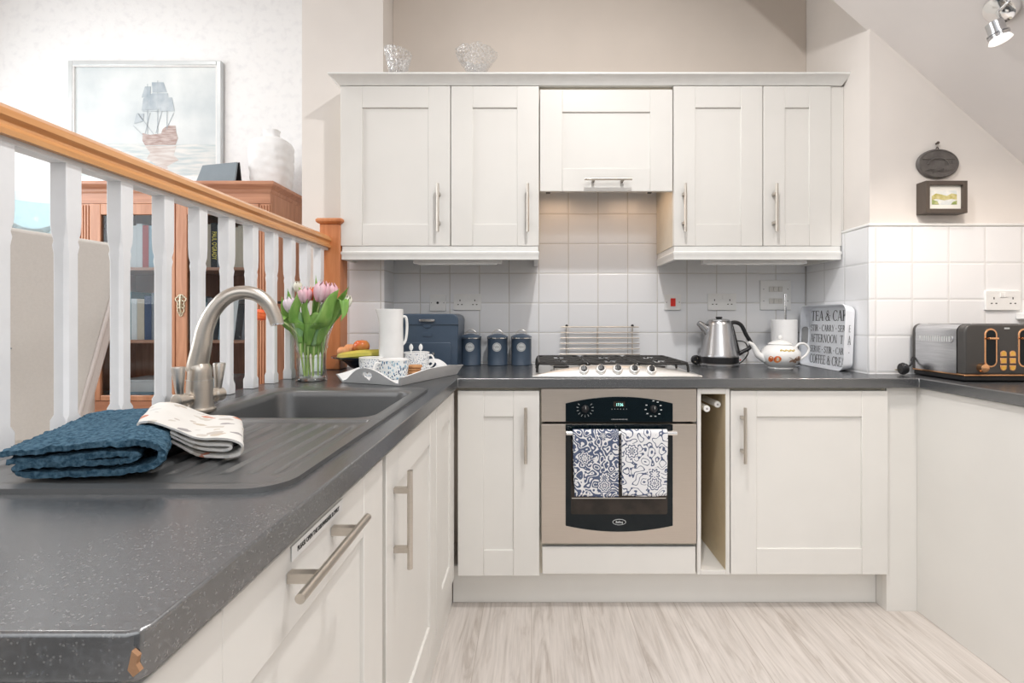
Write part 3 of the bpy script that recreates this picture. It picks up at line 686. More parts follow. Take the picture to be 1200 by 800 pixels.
# filler post and plinths
bm = BM(); box(bm, bxs[4]+.004, 1.4998, YD+.018, YD+.04, 0, .869); box(bm, bxs[4]+.004, bxs[4]+.022, YD+.04, 1.96, 0, .869)
tag(obj('corner_post', bm, M['cream'], bevel=.0006), 'cream corner post between the wide base cupboard and the right end panel', 'panel')
bm = BM(); box(bm, -.315, bxs[4]+.003, 1.95, 1.966, .001, .147)
tag(obj('plinth', bm, M['cream'], bevel=.001), 'cream plinth under the oven and back base cupboards', 'plinth')
bm = BM(); box(bm, -.345, -.318, .37, 1.949, .001, .147)
tag(obj('plinth', bm, M['cream'], bevel=.001), 'cream plinth under the dishwasher and sink cupboards', 'plinth')
bm = BM(); box(bm, 1.50, 1.52, -.3, YD+.04, .001, .869)
tag(obj('end_panel', bm, M['cream'], bevel=.0006), 'large plain cream panel under the worktop at the right', 'panel')

# ---------------------------------------------------------------- units of the sink run (faces +X)
XD = -.297
t = thing('integrated_dishwasher', 'dishwasher behind a cream shaker door with a horizontal bar handle', 'dishwasher', (-.6, .68, .14))
bm = BM(); box(bm, -.93, XD-.021, .372, .984, .148, .869); obj('body', bm, M['cream_in'], t)
d = obj('door', door_bm(.360, .970, DZ0, DZ1, TL(XD), s=.108), M['cream'], t, bevel=.0018)
obj('handle', handle_bm((XD, .661, .823), (0, 1, 0), (1, 0, 0), length=.226, sp=.13, d=.036), M['nickel'], d)
lb = bx(XD+.0006, XD+.0014, .600, .760, .8385, .8575)
lab = obj('sticker', lb, M['whiteG'], d, label='white printed notice strip above the handle')
text('sticker_text', 'PLEASE OPEN THE DISHWASHER SLOWLY', .0088, frame((XD+.0016, .680, .848), (0, 1, 0), (0, 0, 1)), M['ink'], lab, sx=.80, bold=.0002)
def side_unit(y0, y1, label, d0, d1, hy=None, body=True):
    t = thing('base_cupboard', label, 'cupboard', (-.6, (y0+y1)/2, .14))
    bm = BM(); box(bm, -.93, XD-.021, y0, y1, .148, .69)
    obj('body', bm, M['cream_in'], t)
    d = obj('door', door_bm(d0, d1, DZ0, DZ1, TL(XD), s=.09), M['cream'], t, bevel=.0018)
    if hy: obj('handle', handle_bm((XD, hy, Z(605, 1.068)), (0, 0, 1), (1, 0, 0)), M['nickel'], d)
side_unit(.99, 1.515, 'cream sink cupboard with a tall bar handle beside the dishwasher', .995, 1.515, 1.052)
side_unit(1.52, 1.86, 'cream corner door of the sink run with no handle', 1.522, 1.862)
bm = BM(); box(bm, -.93, XD-.004, .340, .355, .001, .869)
tag(obj('end_panel', bm, M['cream'], bevel=.002), 'cream end panel closing the near end of the sink run', 'panel')

# ---------------------------------------------------------------- worktop
def fill_poly(outer, holes, z0, z1):
    bm = BM(); edges = []
    for loop in [outer]+holes:
        vs = [bm.verts.new((p[0], p[1], z1)) for p in loop]
        edges += [bm.edges.new((vs[i], vs[(i+1) % len(vs)])) for i in range(len(vs))]
    bmesh.ops.triangle_fill(bm, edges=edges, use_beauty=True)
    r = bmesh.ops.extrude_face_region(bm, geom=list(bm.faces))
    for v in [g for g in r['geom'] if isinstance(g, bmesh.types.BMVert)]: v.co.z = z0
    return bm
SKX0, SKX1, SKY0, SKY1 = -.828, -.328, .634, 1.568
XE = -.284
outer = [(-.945, .354), (XE-.012, .354), (XE-.004, .357), (XE, .366), (XE, YE), (1.484, YE), (1.484, -.3), (2.149, -.3), (2.149, YF-.009),
         (XS-.009, YF-.009), (XS-.009, YW-.009), (-.698, YW-.009), (-.698, 2.306), (-.945, 2.306)]
hole = [(p[0], p[1]) for p in rrect(.46, .885, .06, 5, cx=(SKX0+SKX1)/2, cy=(SKY0+SKY1)/2)]
o = obj('worktop', fill_poly(outer, [hole], .872, WT), M['worktop'], bevel=.005, seg=3)
tag(o, 'black speckled laminate worktop running round the kitchen under sink, hob and toaster', 'worktop')
bm = BM()
ch = [(-.014, -.030), (-.004, -.028), (.006, -.024), (.004, -.016), (-.002, -.014), (-.006, -.006), (-.011, -.012), (-.010, -.022)]
c1 = BM()
P = [(XE-.007, -.012), (XE-.0025, -.016), (XE-.004, -.022), (XE-.001, -.027), (XE-.006, -.031), (XE-.010, -.026), (XE-.0085, -.019)]
v = [c1.verts.new((p[0]+.001, .3526-(0), WT+p[1])) for p in P]; w = [c1.verts.new((p[0]+.001, .3562, WT+p[1])) for p in P]
c1.faces.new(v); c1.faces.new(list(reversed(w)))
for i in range(len(P)): c1.faces.new((v[i], w[i], w[(i+1) % len(P)], v[(i+1) % len(P)]))
obj('chipped_corner', c1, M['chip'], o)
bm.free()
# ================================================================ sink, tap
t = thing('kitchen_sink', 'dark grey composite inset sink with ridged drainer', 'sink', ((SKX0+SKX1)/2, (SKY0+SKY1)/2, WT))
RZ = WT+.007
YM = 1.066
scx, scy = (SKX0+SKX1)/2, (SKY0+SKY1)/2
BX0, BX1, BY0, BY1 = -.775, -.362, 1.092, 1.50
def sst(a, b, x):
    u = max(0, min(1, (x-a)/(b-a))); return u*u*(3-2*u)
def sink_h(x, y):
    e = min(x-SKX0, SKX1-x, y-SKY0)
    h = RZ - .005*sst(.022, .034, min(x-SKX0, SKX1-x, y-SKY0, .2)) if y < YM+.0 else RZ
    for gx in (-.373, -.411, -.449, -.487, -.525, -.563, -.601, -.639, -.677, -.715, -.753):
        far = 1.046 if gx > -.43 else 1.060
        k = 1-sst(.0045, .009, abs(x-gx))
        h -= .0045*k*sst(.705, .73, y)*(1-sst(far-.035, far, y))
    return h
R = .055
def drainer_pt(u, v):
    y = SKY0+(YM-SKY0)*v
    if y < SKY0+R:
        d = SKY0+R-y; ins = R-math.sqrt(max(0, R*R-d*d))
    else: ins = 0
    x0, x1 = SKX0+ins, SKX1-ins
    x = x0+(x1-x0)*u
    return Vector((x, y, sink_h(x, y)))
bm = BM()
vv = [0, .0005, .002, .005, .01, .02, .03, .045, .06, .08, .1, .12, .14, .155, .165, .18, .2, .22]+[.22+.78*i/60 for i in range(1, 61)]
G = []
for v in vv: G.append([bm.verts.new(drainer_pt(i/200, v)) for i in range(201)])
for j in range(len(G)-1):
    for i in range(200): bm.faces.new((G[j][i], G[j][i+1], G[j+1][i+1], G[j+1][i]))
rim = [r[0] for r in reversed(G)]+G[0][1:-1]+[r[-1] for r in G]
low = [bm.verts.new((v.co.x, v.co.y, WT-.001)) for v in rim]
for i in range(len(rim)-1): bm.faces.new((rim[i], low[i], low[i+1], rim[i+1]))
obj('drainer', bm, M['sink'], t)
# bowl half: deck ring then the bowl itself
bm = BM()
def ray_rr(cx, cy, hw, hh, r, a):
    dx, dy = math.cos(a), math.sin(a)
    lo, hi = 0, 2
    for _ in range(40):
        m_ = (lo+hi)/2; px_, py_ = abs(dx*m_), abs(dy*m_)
        qx, qy = px_-(hw-r), py_-(hh-r)
        ins = (math.hypot(max(qx, 0), max(qy, 0))+min(max(qx, qy), 0)-r) < 0
        if ins: lo = m_
        else: hi = m_
    return (cx+dx*lo, cy+dy*lo)
bcx, bcy = (BX0+BX1)/2, (BY0+BY1)/2
NA = 144
def outer_pt(a):
    # rectangle from YM to SKY1 with rounded far corners, seen from the bowl centre
    dx, dy = math.cos(a), math.sin(a); best = 9
    for (k, lim) in ((0, SKX0 if dx < 0 else SKX1),): 
        if abs(dx) > 1e-6: best = min(best, (lim-bcx)/dx)
    lim = YM if dy < 0 else SKY1
    if abs(dy) > 1e-6: best = min(best, (lim-bcy)/dy)
    x, y = bcx+dx*best, bcy+dy*best
    if y > SKY1-.04:
        for sx, cx_ in ((1, SKX1-.04), (-1, SKX0+.04)):
            if (x-cx_)*sx > 0:
                # intersect with the corner circle
                ox, oy = bcx-cx_, bcy-(SKY1-.04); b_ = ox*dx+oy*dy; c_ = ox*ox+oy*oy-.04**2
                s_ = b_*b_-c_
                if s_ > 0: best = -b_+math.sqrt(s_); x, y = bcx+dx*best, bcy+dy*best
    return (x, y)
corner = [math.atan2(YM-bcy, SKX1-bcx), math.atan2(YM-bcy, SKX0-bcx)]
angs = sorted([2*PI*k/NA-PI for k in range(NA)]+corner)
Rg = []
Rg.append([Vector((*outer_pt(a), WT-.001)) for a in angs])
Rg.append([Vector((*outer_pt(a), RZ-.001)) for a in angs])
Rg.append([Vector((*(Vector(outer_pt(a)).lerp(Vector((bcx, bcy)), .01)), RZ)) for a in angs])
hw, hh = (BX1-BX0)/2, (BY1-BY0)/2
for (g, z, r) in ((.006, RZ, .05), (0, RZ-.0015, .05), (-.004, RZ-.006, .05), (-.006, RZ-.02, .05), (-.014, RZ-.15, .05), (-.022, RZ-.178, .05), (-.045, RZ-.192, .05), (-.1, RZ-.196, .05), (-.17, RZ-.198, .03)):
    Rg.append([Vector((*ray_rr(bcx, bcy, hw+g, hh+g, r, a), z)) for a in angs])
rings(bm, Rg, cap0=False)
obj('bowl', bm, M['sink'], t)
bm = BM(); lathe(bm, [(0.001, 0), (.040, 0), (.043, .002), (.040, .004), (.030, .003), (.028, .0005), (.001, .0005)], (bcx, bcy, RZ-.198), 32)
obj('waste', bm, M['chrome'], t)
# mixer tap
TX, TY = -.795, 1.165
t = thing('mixer_tap', 'brushed nickel swan-neck mixer tap with two lever handles', 'tap', (TX, TY, RZ))
bm = BM()
lathe(bm, [(.001, 0), (.034, 0), (.034, .006), (.029, .010), (.0275, .02), (.0275, .055), (.0265, .075)], (TX, TY, RZ), 36)
obj('base', bm, M['nickel'], t)
P = [(TX, TY, RZ+.075), (TX, TY, RZ+.10)]
for (px, py, Y) in ((231.5, 430, TY), (236.5, 405, TY), (241, 383, TY+.002), (251, 363, TY+.008), (266, 348, TY+.017), (284, 342.5, TY+.028), (302, 346, TY+.04), (315, 357, TY+.049), (322.5, 372, TY+.054), (324.5, 379, TY+.055)):
    P.append(at(px, py, Y))
C = cr(P, 6)
n = len(C); rr = []
for i in range(n):
    u = i/(n-1); rr.append(.0255-.0085*sst(0, .5, u)-(.001*sst(.5, 1, u)))
bm = BM(); tube(bm, C, rr, 24); sp = obj('spout', bm, M['nickel'], t)
e = C[-1]; dr = (C[-1]-C[-3]).normalized()
bm = BM(); tube(bm, [e-dr*.003, e+dr*.004], .0155, 24); obj('aerator', bm, M['chrome'], sp)
bm = BM(); tube(bm, [(TX, TY, RZ+.074), (TX, TY, RZ+.0765)], .0275, 30); obj('collar', bm, M['steel'], t)
for s in (-1, 1):
    d = Vector((.25*s, s, 0)).normalized()
    a = Vector((TX, TY, RZ+.033)); b = a+d*.062
    bm = BM(); tube(bm, [a+d*.02, a+d*.036, a+d*.040, a+d*.060, b], [.012, .012, .017, .0165, .012], 24)
    h = obj('handle', bm, M['nickel'], t)
    bm = BM(); tube(bm, [b-d*.012+Vector((0, 0, .008)), b-d*.010+Vector((0, 0, .03)), b-d*.008+Vector((.0, 0, .075)), b-d*.008+Vector((0, 0, .078))], [.0075, .009, .014, .013], 20)
    obj('lever', bm, M['steel'], h)

# ================================================================ folded cloths on the drainer
def ribbon(path, thick, A, Hh, D, origin, steps, taper=None, jit=0, seed=0, bend=None, fine=6, loop_pile=0):
    """a cloth band of the given folded cross-section path (a along A, h up) pushed back along D"""
    P = cr([(p[0], p[1], 0) for p in path], fine)
    n = len(P); L_, R_ = [], []
    for i in range(n):
        tg = (P[min(i+1, n-1)]-P[max(i-1, 0)]).normalized(); nn = Vector((-tg.y, tg.x, 0))
        L_.append(P[i]+nn*thick/2); R_.append(P[i]-nn*thick/2)
    loop = L_+list(reversed(R_)); m_ = len(loop)
    bm = BM(); RR = []
    for s in range(steps+1):
        v = s/steps; r = []
        for i, q in enumerate(loop):
            a, h = q.x, q.y
            if taper: a, h = taper(a, h, v)
            p = Vector(origin)+Vector(A)*a+Vector((0, 0, 1))*h+Vector(D)*v
            if jit:
                nv = noise.noise_vector(p*35+Vector((seed, 0, 0))); p += nv*jit
                p += noise.noise_vector(p*9+Vector((seed, 5, 0)))*jit*1.5
            if loop_pile:
                band = (q.y > .034 or v > 2) and (.070 < q.x < .082 or .092 < q.x < .120)
                p += noise.noise_vector(p*240)*loop_pile*(.25 if band else 1)+noise.noise_vector(p*110)*loop_pile*(.2 if band else 1)
            r.append(p)
        RR.append(r)
    vr = [[bm.verts.new(p) for p in r] for r in RR]
    for s in range(steps):
        for i in range(m_):
            k = (i+1) % m_; bm.faces.new((vr[s][i], vr[s][k], vr[s+1][k], vr[s+1][i]))
    for s in (0, steps):
        for i in range(n-1):
            bm.faces.new((vr[s][i], vr[s][i+1], vr[s][m_-2-i], vr[s][m_-1-i]))
    return bm
path = [(-.012, .038), (.05, .045), (.11, .050), (.165, .053), (.192, .046), (.201, .033), (.192, .018), (.16, .010), (.10, .0075), (.03, .0075), (.012, .012), (.022, .021), (.06, .023), (.12, .024), (.155, .026), (.168, .032), (.150, .037), (.10, .033), (.05, .029), (.0, .026)]
def tw(a, h, v): return a+.03*v*(1-a/.2), h*(.93+.06*math.sin(v*PI)-.24*v)
o = obj('folded_towel', ribbon(path, .0085, (1, .06, 0), None, (-.200, .325, .002), (-.722, .672, RZ-.003), 170, tw, jit=.0026, seed=3, fine=13, loop_pile=.0017), M['terry'])
tag(o, 'folded dark blue terry towel lying on the sink drainer', 'towel')
# the flat woven band near the towel edge
path = [(.006, .012), (-.002, .018), (.010, .022), (.05, .026), (.10, .030), (.14, .030), (.162, .024), (.164, .012), (.150, .004), (.11, .002), (.06, .003), (.03, .006), (.02, .010), (.05, .012), (.10, .013), (.135, .013), (.148, .017), (.140, .021), (.10, .0205), (.05, .018)]
def tw2(a, h, v): return a*(1-.04*v), h*(1-.10*v)+.032*(1-sst(0.01, .11, a))+.008*math.sin(v*PI)*(1-a/.2)
bm = ribbon([(p[0], p[1]) for p in path], .0036, (1.10, -.12, 0), None, (-.115, .20, .0), (-.637, .788, WT+.0065), 44, tw2, jit=.0016, seed=9)
o = obj('tea_towel', bm, M['linen'])
tag(o, 'folded off-white printed tea towel resting on the blue towel', 'tea towel')

# ================================================================ vase of tulips
vc = on(365, 445.8); VCX, VCY = vc.x, vc.y+.0
t = thing('glass_vase', 'flared clear glass vase holding tulips beside the sink', 'vase', (VCX, VCY, WT))
bm = BM()
lathe(bm, [(.001, 0), (.052, 0), (.055, .004), (.055, .012), (.052, .022), (.050, .06), (.052, .10), (.054, .118), (.0575, .122), (.0575, .127), (.055, .131), (.061, .16), (.071, .19), (.079, .210), (.0805, .212), (.078, .2105), (.069, .19), (.059, .16), (.053, .13), (.0535, .12), (.049, .10), (.047, .06), (.048, .03), (.04, .016), (.001, .014)], (VCX, VCY, WT), 56)
obj('glass_body', bm, M['glass'], t)
bm = BM(); lathe(bm, [(.001, .0155), (.039, .0172), (.0465, .032), (.0455, .06), (.0475, .085), (.001, .0852)], (VCX, VCY, WT), 40)
obj('water', bm, M['water'], t)
bm = BM(); lathe(bm, [(.001, .003), (.046, .003), (.048, .008), (.046, .0125), (.001, .0125)], (VCX, VCY, WT), 40)
obj('thick_base', bm, M['crystal'], t)
def strip_leaf(pts, w, fold=.25, side=None, n=18):
    C = cr(pts, max(2, n//(len(pts)-1))); m_ = len(C); bm = BM(); G = []
    for i, p in enumerate(C):
        u = i/(m_-1); tg = (C[min(i+1, m_-1)]-C[max(i-1, 0)]).normalized()
        s = Vector(side) if side else Vector((1, 0, 0)); s = (s-tg*s.dot(tg)).normalized(); nn = tg.cross(s)
        ww = w*(.25+.75*math.sin(PI*min(1, u*1.05)**.8))*(1-sst(.8, 1, u)*.98) if u < 1 else w*.01
        G.append([bm.verts.new(p+s*ww*k+nn*ww*fold*abs(k)*1.2) for k in (-1, -.6, -.2, .2, .6, 1)])
    for j in range(m_-1):
        for i in range(5): bm.faces.new((G[j][i], G[j][i+1], G[j+1][i+1], G[j+1][i]))
    return bm
def bloom_bm(c, ax, L0, r, open_=0):
    """six overlapping petals wrapped round the axis: three inner, three outer"""
    bm = BM(); ax = Vector(ax).normalized(); a = Vector((1, 0, 0)) if abs(ax.x) < .9 else Vector((0, 1, 0))
    u_ = (a-ax*a.dot(ax)).normalized(); w_ = ax.cross(u_)
    for k in range(6):
        a0 = k*PI/3; inner = k % 2
        G = []
        for j in range(9):
            v = j/8; rad = r*(.32+.68*math.sin(PI*min(v*.78+.08, 1)))*(.90 if inner else 1)
            if v > .72: rad *= 1-(v-.72)*(1.5-open_*3)
            half = (.72*math.sin(PI*(v*.86+.09))**.6)*(1-sst(.7, 1.0, v)*.96)
            G.append([bm.verts.new(Vector(c)+ax*(L0*v*(1.0 if not inner else .97))+(u_*math.cos(a0+half*s)+w_*math.sin(a0+half*s))*rad*(1-.05*s*s)) for s in (-1, -.5, 0, .5, 1)])
        for j in range(8):
            for i in range(4): bm.faces.new((G[j][i], G[j][i+1], G[j+1][i+1], G[j+1][i]))
    return bm
vb = Vector((VCX, VCY, WT+.018))
TG = 'tulips in the glass vase'
def tulip(bx_, by_, Y, pm, label, L0=.052, r=.020, ax=(0, 0, 1), leaf=None, base=(0, 0), w=.016, lm='leaf'):
    """head centre base at pixel-measured place; the stem runs down through the neck of the vase"""
    h = at(bx_, by_, Y); b = vb+Vector((base[0], base[1], 0))
    t = thing('tulip', label, 'tulip', b, group=TG)
    neck = Vector((VCX+(h.x-VCX)*.35, VCY+(h.y-VCY)*.35, WT+.17))
    nl = Vector((neck.x-VCX, neck.y-VCY)); 
    if nl.length > .045: nl = nl.normalized()*.045; neck = Vector((VCX+nl.x, VCY+nl.y, neck.z))
    mid = b.lerp(neck, .55)+Vector((0, 0, .0))
    axv = Vector(ax).normalized()
    C = cr([b, mid, neck, neck.lerp(h, .6)+Vector((0, 0, .012)), h-axv*.006, h], 7)
    bm = BM(); tube(bm, C, .0035, 8); obj('stem', bm, M['stem'], t)
    bm = bloom_bm(h, ax, L0, r); o = obj('bloom', bm, M[pm], t); solid(o, .0008)
    if leaf:
        pts = [b.lerp(neck, .5), neck]+[at(*q) for q in leaf]
        o = obj('leaf', strip_leaf(pts, w, side=(1, .3, 0)), M[lm], t); solid(o, .0008)
tulip(357, 355, VCY-.03, 'petalP', 'pink tulip standing left of centre in the vase', .062, .026, (0, 0, 1), [(343, 375, VCY-.04), (352, 345, VCY-.05), (350, 336, VCY-.05)], (-.012, -.01), .018)
tulip(375, 354, VCY-.035, 'petalP', 'largest pink tulip, front right of the vase', .080, .029, (.15, 0, 1), [(378, 378, VCY-.05), (388, 352, VCY-.06), (398, 338, VCY-.06)], (.012, -.015), .026)
tulip(387, 352, VCY+.02, 'petalP', 'pink tulip behind the largest one at the right', .068, .025, (.1, 0, 1), [(385, 368, VCY+.03), (400, 350, VCY+.02), (409, 335, VCY)], (.02, .01), .017)
tulip(341, 366, VCY-.02, 'petalL', 'pale lilac tulip low at the left of the vase', .060, .023, (-.15, 0, 1), [(338, 378, VCY-.02), (333, 362, VCY-.03), (330, 347, VCY-.03)], (-.02, 0), .018)
tulip(315.5, 370.5, VCY-.06, 'petalO', 'drooping orange-red tulip hanging out to the left under the tap spout', .058, .020, (-1, 0, .18), [(340, 373, VCY-.03), (325, 374, VCY-.05), (316, 366, VCY-.05)], (-.02, -.012), .014)
tulip(367, 352, VCY+.02, 'petalO', 'orange tulip half hidden behind the pink blooms', .052, .022, (0, 0, 1), [(370, 370, VCY+.01), (371, 345, VCY+.0), (370, 322, VCY)], (0, .015), .015)
tulip(403, 362, VCY+.05, 'petalW', 'white tulip at the right edge of the bunch', .058, .020, (.35, 0, 1), [(385, 380, VCY+.02), (403, 360, VCY+.01), (410, 348, VCY)], (.028, .02), .014)
tulip(349, 342, VCY+.05, 'petalW', 'small white tulip at the back of the bunch', .042, .016, (0, 0, 1), [(348, 370, VCY+.03), (340, 352, VCY+.03), (337, 338, VCY+.03)], (-.015, .02), .014)
# loose broad leaves hanging over the rim
for i, (pts, w, mm, lb_) in enumerate((
    ([(350, 400), (349, 378), (345, 366), (337, 364)], .020, 'leaf2', 'grey-green tulip leaf curling left over the vase rim'),
    ([(360, 405), (362, 385), (368, 372), (376, 368)], .024, 'leaf', 'broad short tulip leaf at the front of the vase'),
    ([(372, 405), (380, 385), (391, 364), (402, 352), (404, 365), (399, 377)], .020, 'leaf', 'long tulip leaf arching down on the right of the vase'),
    ([(366, 405), (374, 375), (383, 358), (393, 345)], .030, 'leaf2', 'widest tulip leaf leaning right in front of the blooms'),
    ([(352, 402), (344, 385), (334, 378), (328, 366)], .018, 'leaf', 'narrow tulip leaf leaning left near the spout'),
    ([(358, 402), (359, 380), (356, 360), (361, 350)], .017, 'leaf', 'upright tulip leaf in the middle of the bunch'))):
    P = [at(p[0], p[1], VCY-.02-.008*k) for k, p in enumerate(pts)]
    o = obj('tulip_leaf', strip_leaf(P, w, side=(1, .25*(-1)**i, 0)), M[mm]); solid(o, .0008)
    tag(o, lb_, 'leaf', 'loose tulip leaves in the vase')

# ================================================================ fruit bowl
FBX, FBY = X(432, 2.10), 2.10
t = thing('fruit_bowl', 'dark navy ceramic bowl of fruit behind the white tray', 'bowl', (FBX, FBY, WT))
bm = BM(); lathe(bm, [(.001, 0), (.045, 0), (.047, .004), (.050, .010), (.075, .022), (.100, .046), (.125, .058), (.150, .064), (.152, .069), (.147, .070), (.122, .065), (.096, .053), (.070, .030), (.001, .016)], (FBX, FBY, WT), 56)
obj('bowl_body', bm, M['navyD'], t)
def fruit(name, c, r, m, label, sq=.9, dimple=True):
    bm = BM()
    pr = [(max(.0008, r*math.sin(PI*k/20)), -r*sq*math.cos(PI*k/20)-(r*.22*math.exp(-((20-k)/2.2)**2) if dimple else 0)) for k in range(21)]
    lathe(bm, [(a, z+r*sq) for a, z in pr], c, 32)
    t = thing(name, label, 'fruit', c, group='fruit in the navy bowl'); obj('skin', bm, m, t)
    bm = BM(); tube(bm, [Vector(c)+Vector((0, 0, r*1.5*sq)), Vector(c)+Vector((.002, 0, r*1.95*sq))], .0015, 6); obj('stalk', bm, M['mahog'], t)
p = at(423.5, 412, FBY+.0); fruit('apple', (p.x, p.y, WT+.077), .0345, M['apple'], 'red and orange apple on top of the fruit bowl')
p = at(412, 412, FBY+.02); fruit('peach', (p.x-.005, p.y, WT+.068), .029, M['peach'], 'orange peach behind the apple in the fruit bowl')
p = at(401, 412, FBY-.01); fruit('peach', (p.x+.005, p.y, WT+.063), .026, M['peach'], 'small peach at the left rim of the fruit bowl')
for k, (dy, dz, lb_) in enumerate(((0, 0, 'yellow-green banana lying across the front of the fruit bowl'), (-.028, -.004, 'second banana tucked in front of the first in the bowl'))):
    P = [at(396+3*k, 417, 2.04)+Vector((0, dy, dz)), at(408, 416, 2.01)+Vector((0, dy, dz)), at(425, 414.5, 2.0)+Vector((0, dy, dz)), at(445, 413, 2.02)+Vector((0, dy, dz)), at(452, 411, 2.04)+Vector((0, dy, dz))]
    C = cr(P, 6); n = len(C); bm = BM(); tube(bm, C, [.006+.0105*math.sin(PI*min(1, max(0, (i/(n-1))*1.1-.02)))**.5 if 0 < i < n-1 else .004 for i in range(n)], 7)
    tag(obj('banana', bm, M['banana']), lb_, 'fruit', 'bananas in the navy bowl')

# ================================================================ white tray with breakfast things
K0 = on(469, 452.3); d1 = Vector((-.93, .367, 0)); d2 = Vector((.375, .927, 0)).normalized(); d1 = Vector((-d2.y, d2.x, 0))
LA, LB = .252, .372
def TR(a, b, z=0): return K0+d1*a+d2*b+Vector((0, 0, z))
t = thing('serving_tray', 'white painted wooden tray with wavy sides and heart cut-outs', 'tray', TR(LA/2, LB/2))
TM = Matrix(((d1.x, d2.x, 0, K0.x), (d1.y, d2.y, 0, K0.y), (0, 0, 1, WT), (0, 0, 0, 1)))
bm = BM(); box(bm, .004, LA-.004, .004, LB-.004, .001, .009, TM); obj('tray_base', bm, M['trayW'], t)
def heart(cx, cz, s):
    out = []
    for k in range(28):
        a = 2*PI*k/28
        out.append((cx+s*16*math.sin(a)**3/17, cz+s*(13*math.cos(a)-5*math.cos(2*a)-2*math.cos(3*a)-math.cos(4*a))/17))
    return out
def side(o0, dirv, outv, Ln, hf, heart_at=None, th=.008, flare=.028):
    """wavy side wall: outline in (along, height), leaning outwards; the heart is a real hole"""
    n = 40; top = [(Ln*k/n*1.0, hf(k/n)) for k in range(n+1)]
    loop = [(0, 0), (Ln, 0)]+list(reversed(top)); loop = [loop[0], loop[1]]+[p for p in reversed(top)]
    bm = BM(); E = []
    loops = [loop]
    if heart_at: loops.append(heart(Ln/2, heart_at, .019))
    for lp in loops:
        vs = [bm.verts.new((p[0], p[1], 0)) for p in lp]
        E += [bm.edges.new((vs[i], vs[(i+1) % len(vs)])) for i in range(len(vs))]
    bmesh.ops.triangle_fill(bm, edges=E, use_beauty=True)
    r = bmesh.ops.extrude_face_region(bm, geom=list(bm.faces))
    for v in [g for g in r['geom'] if isinstance(g, bmesh.types.BMVert)]: v.co.z = th
    for v in bm.verts:
        a, h, q = v.co
        fl_ = flare*h/.055
        aa = a+(a/Ln*2-1)*fl_                     # mitred, wider at the top
        p = o0+dirv*aa+outv*(fl_+q-th)+Vector((0, 0, .001+h))
        v.co = p
    return bm
def wave_end(u): return .034+.023*math.cos((u-.5)*2*PI)**1 + .004*abs(u*2-1)**6*2 if True else 0
def wave_long(u): return .040-.010*math.cos((u-.5)*2*PI)*-1*0 + .014*math.cos(u*2*PI)*0 + .013*math.exp(-((u-.72)/.16)**2) - .013*math.exp(-((u-.12)/.12)**2)*0
obj('end_side', side(TR(0, .001), d1, -d2, LA, lambda u: .032+.026*math.cos((u-.5)*2*PI), .030), M['trayW'], t)
obj('end_side', side(TR(0, LB-.001), d1, d2, LA, lambda u: .032+.026*math.cos((u-.5)*2*PI), .030), M['trayW'], t)
obj('long_side', side(TR(.001, 0), d2, -d1, LB, lambda u: .030+.016*sst(0, .45, u)-.008*sst(.7, 1, u)), M['trayW'], t)
obj('long_side', side(TR(LA-.001, 0), d2, d1, LB, lambda u: .030+.016*sst(0, .45, u)-.008*sst(.7, 1, u)), M['trayW'], t)
def mug(c, r, h, m, label, hang, name='mug'):
    t = thing(name, label, 'mug', c, group='patterned mugs on the tray')
    bm = BM(); lathe(bm, [(.001, 0), (r*.62, 0), (r*.64, .004), (r*.78, .012), (r*.93, h*.35), (r*.985, h*.7), (r, h-.002), (r-.0015, h), (r-.003, h-.002), (r*.93, h*.6), (r*.8, .02), (.001, .012)], c, 44)
    obj('cup', bm, m, t)
    bm = BM(); lathe(bm, [(r-.0034, h-.0035), (r+.0006, h-.0035), (r+.0006, h-.0005), (r-.001, h+.0008), (r-.0034, h-.0005)], c, 44); obj('rim', bm, M['whiteG'], t)
    d = Vector((math.cos(hang), math.sin(hang), 0)); c = Vector(c)
    P = [c+d*(r*.93)+Vector((0, 0, h*.82)), c+d*(r+.018)+Vector((0, 0, h*.86)), c+d*(r+.028)+Vector((0, 0, h*.6)), c+d*(r+.018)+Vector((0, 0, h*.34)), c+d*(r*.88)+Vector((0, 0, h*.3))]
    bm = BM(); tube(bm, cr(P, 5), .004, 10); obj('handle', bm, M['whiteG'], t)
tz = WT+.0095
mug((X(435, 1.87), 1.87, tz), .0455, .070, M['mugsprig'], 'white mug with navy sprigs at the left of the tray', 2.4)
mug((X(461.5, 1.775), 1.775, tz), .054, .071, M['mugblue'], 'wide white mug with rows of blue brush marks at the tray front', 4.0)
cC = (X(488, 1.99), 1.99, tz)
mug(cC, .052, .082, M['mugsprig'], 'navy-sprigged mug at the back right of the tray holding spoons', -.3)
for k, (px, tilt) in enumerate(((485, -.008), (489, .010))):
    tp = at(px+tilt*400, 406, 1.99); b = Vector((cC[0]+tilt, 1.99, tz+.02))
    t = thing('spoon', ['left small spoon standing in the sprigged mug', 'right small spoon standing in the sprigged mug'][k], 'spoon', b, group='spoons in the mug')
    bm = BM(); tube(bm, [b, tp-Vector((0, 0, .02)), tp], [.002, .0022, .0035], 8)
    obj('handle', bm, M['whiteP'], t)
    bm = BM(); lathe(bm, [(.0005, 0), (.006, .003), (.0085, .011), (.0075, .019), (.003, .026), (.0005, .028)], tp-Vector((0, 0, .016)), 16, M=Matrix.Diagonal((1, .4, 1, 1))); obj('finial', bm, M['whiteP'], t)
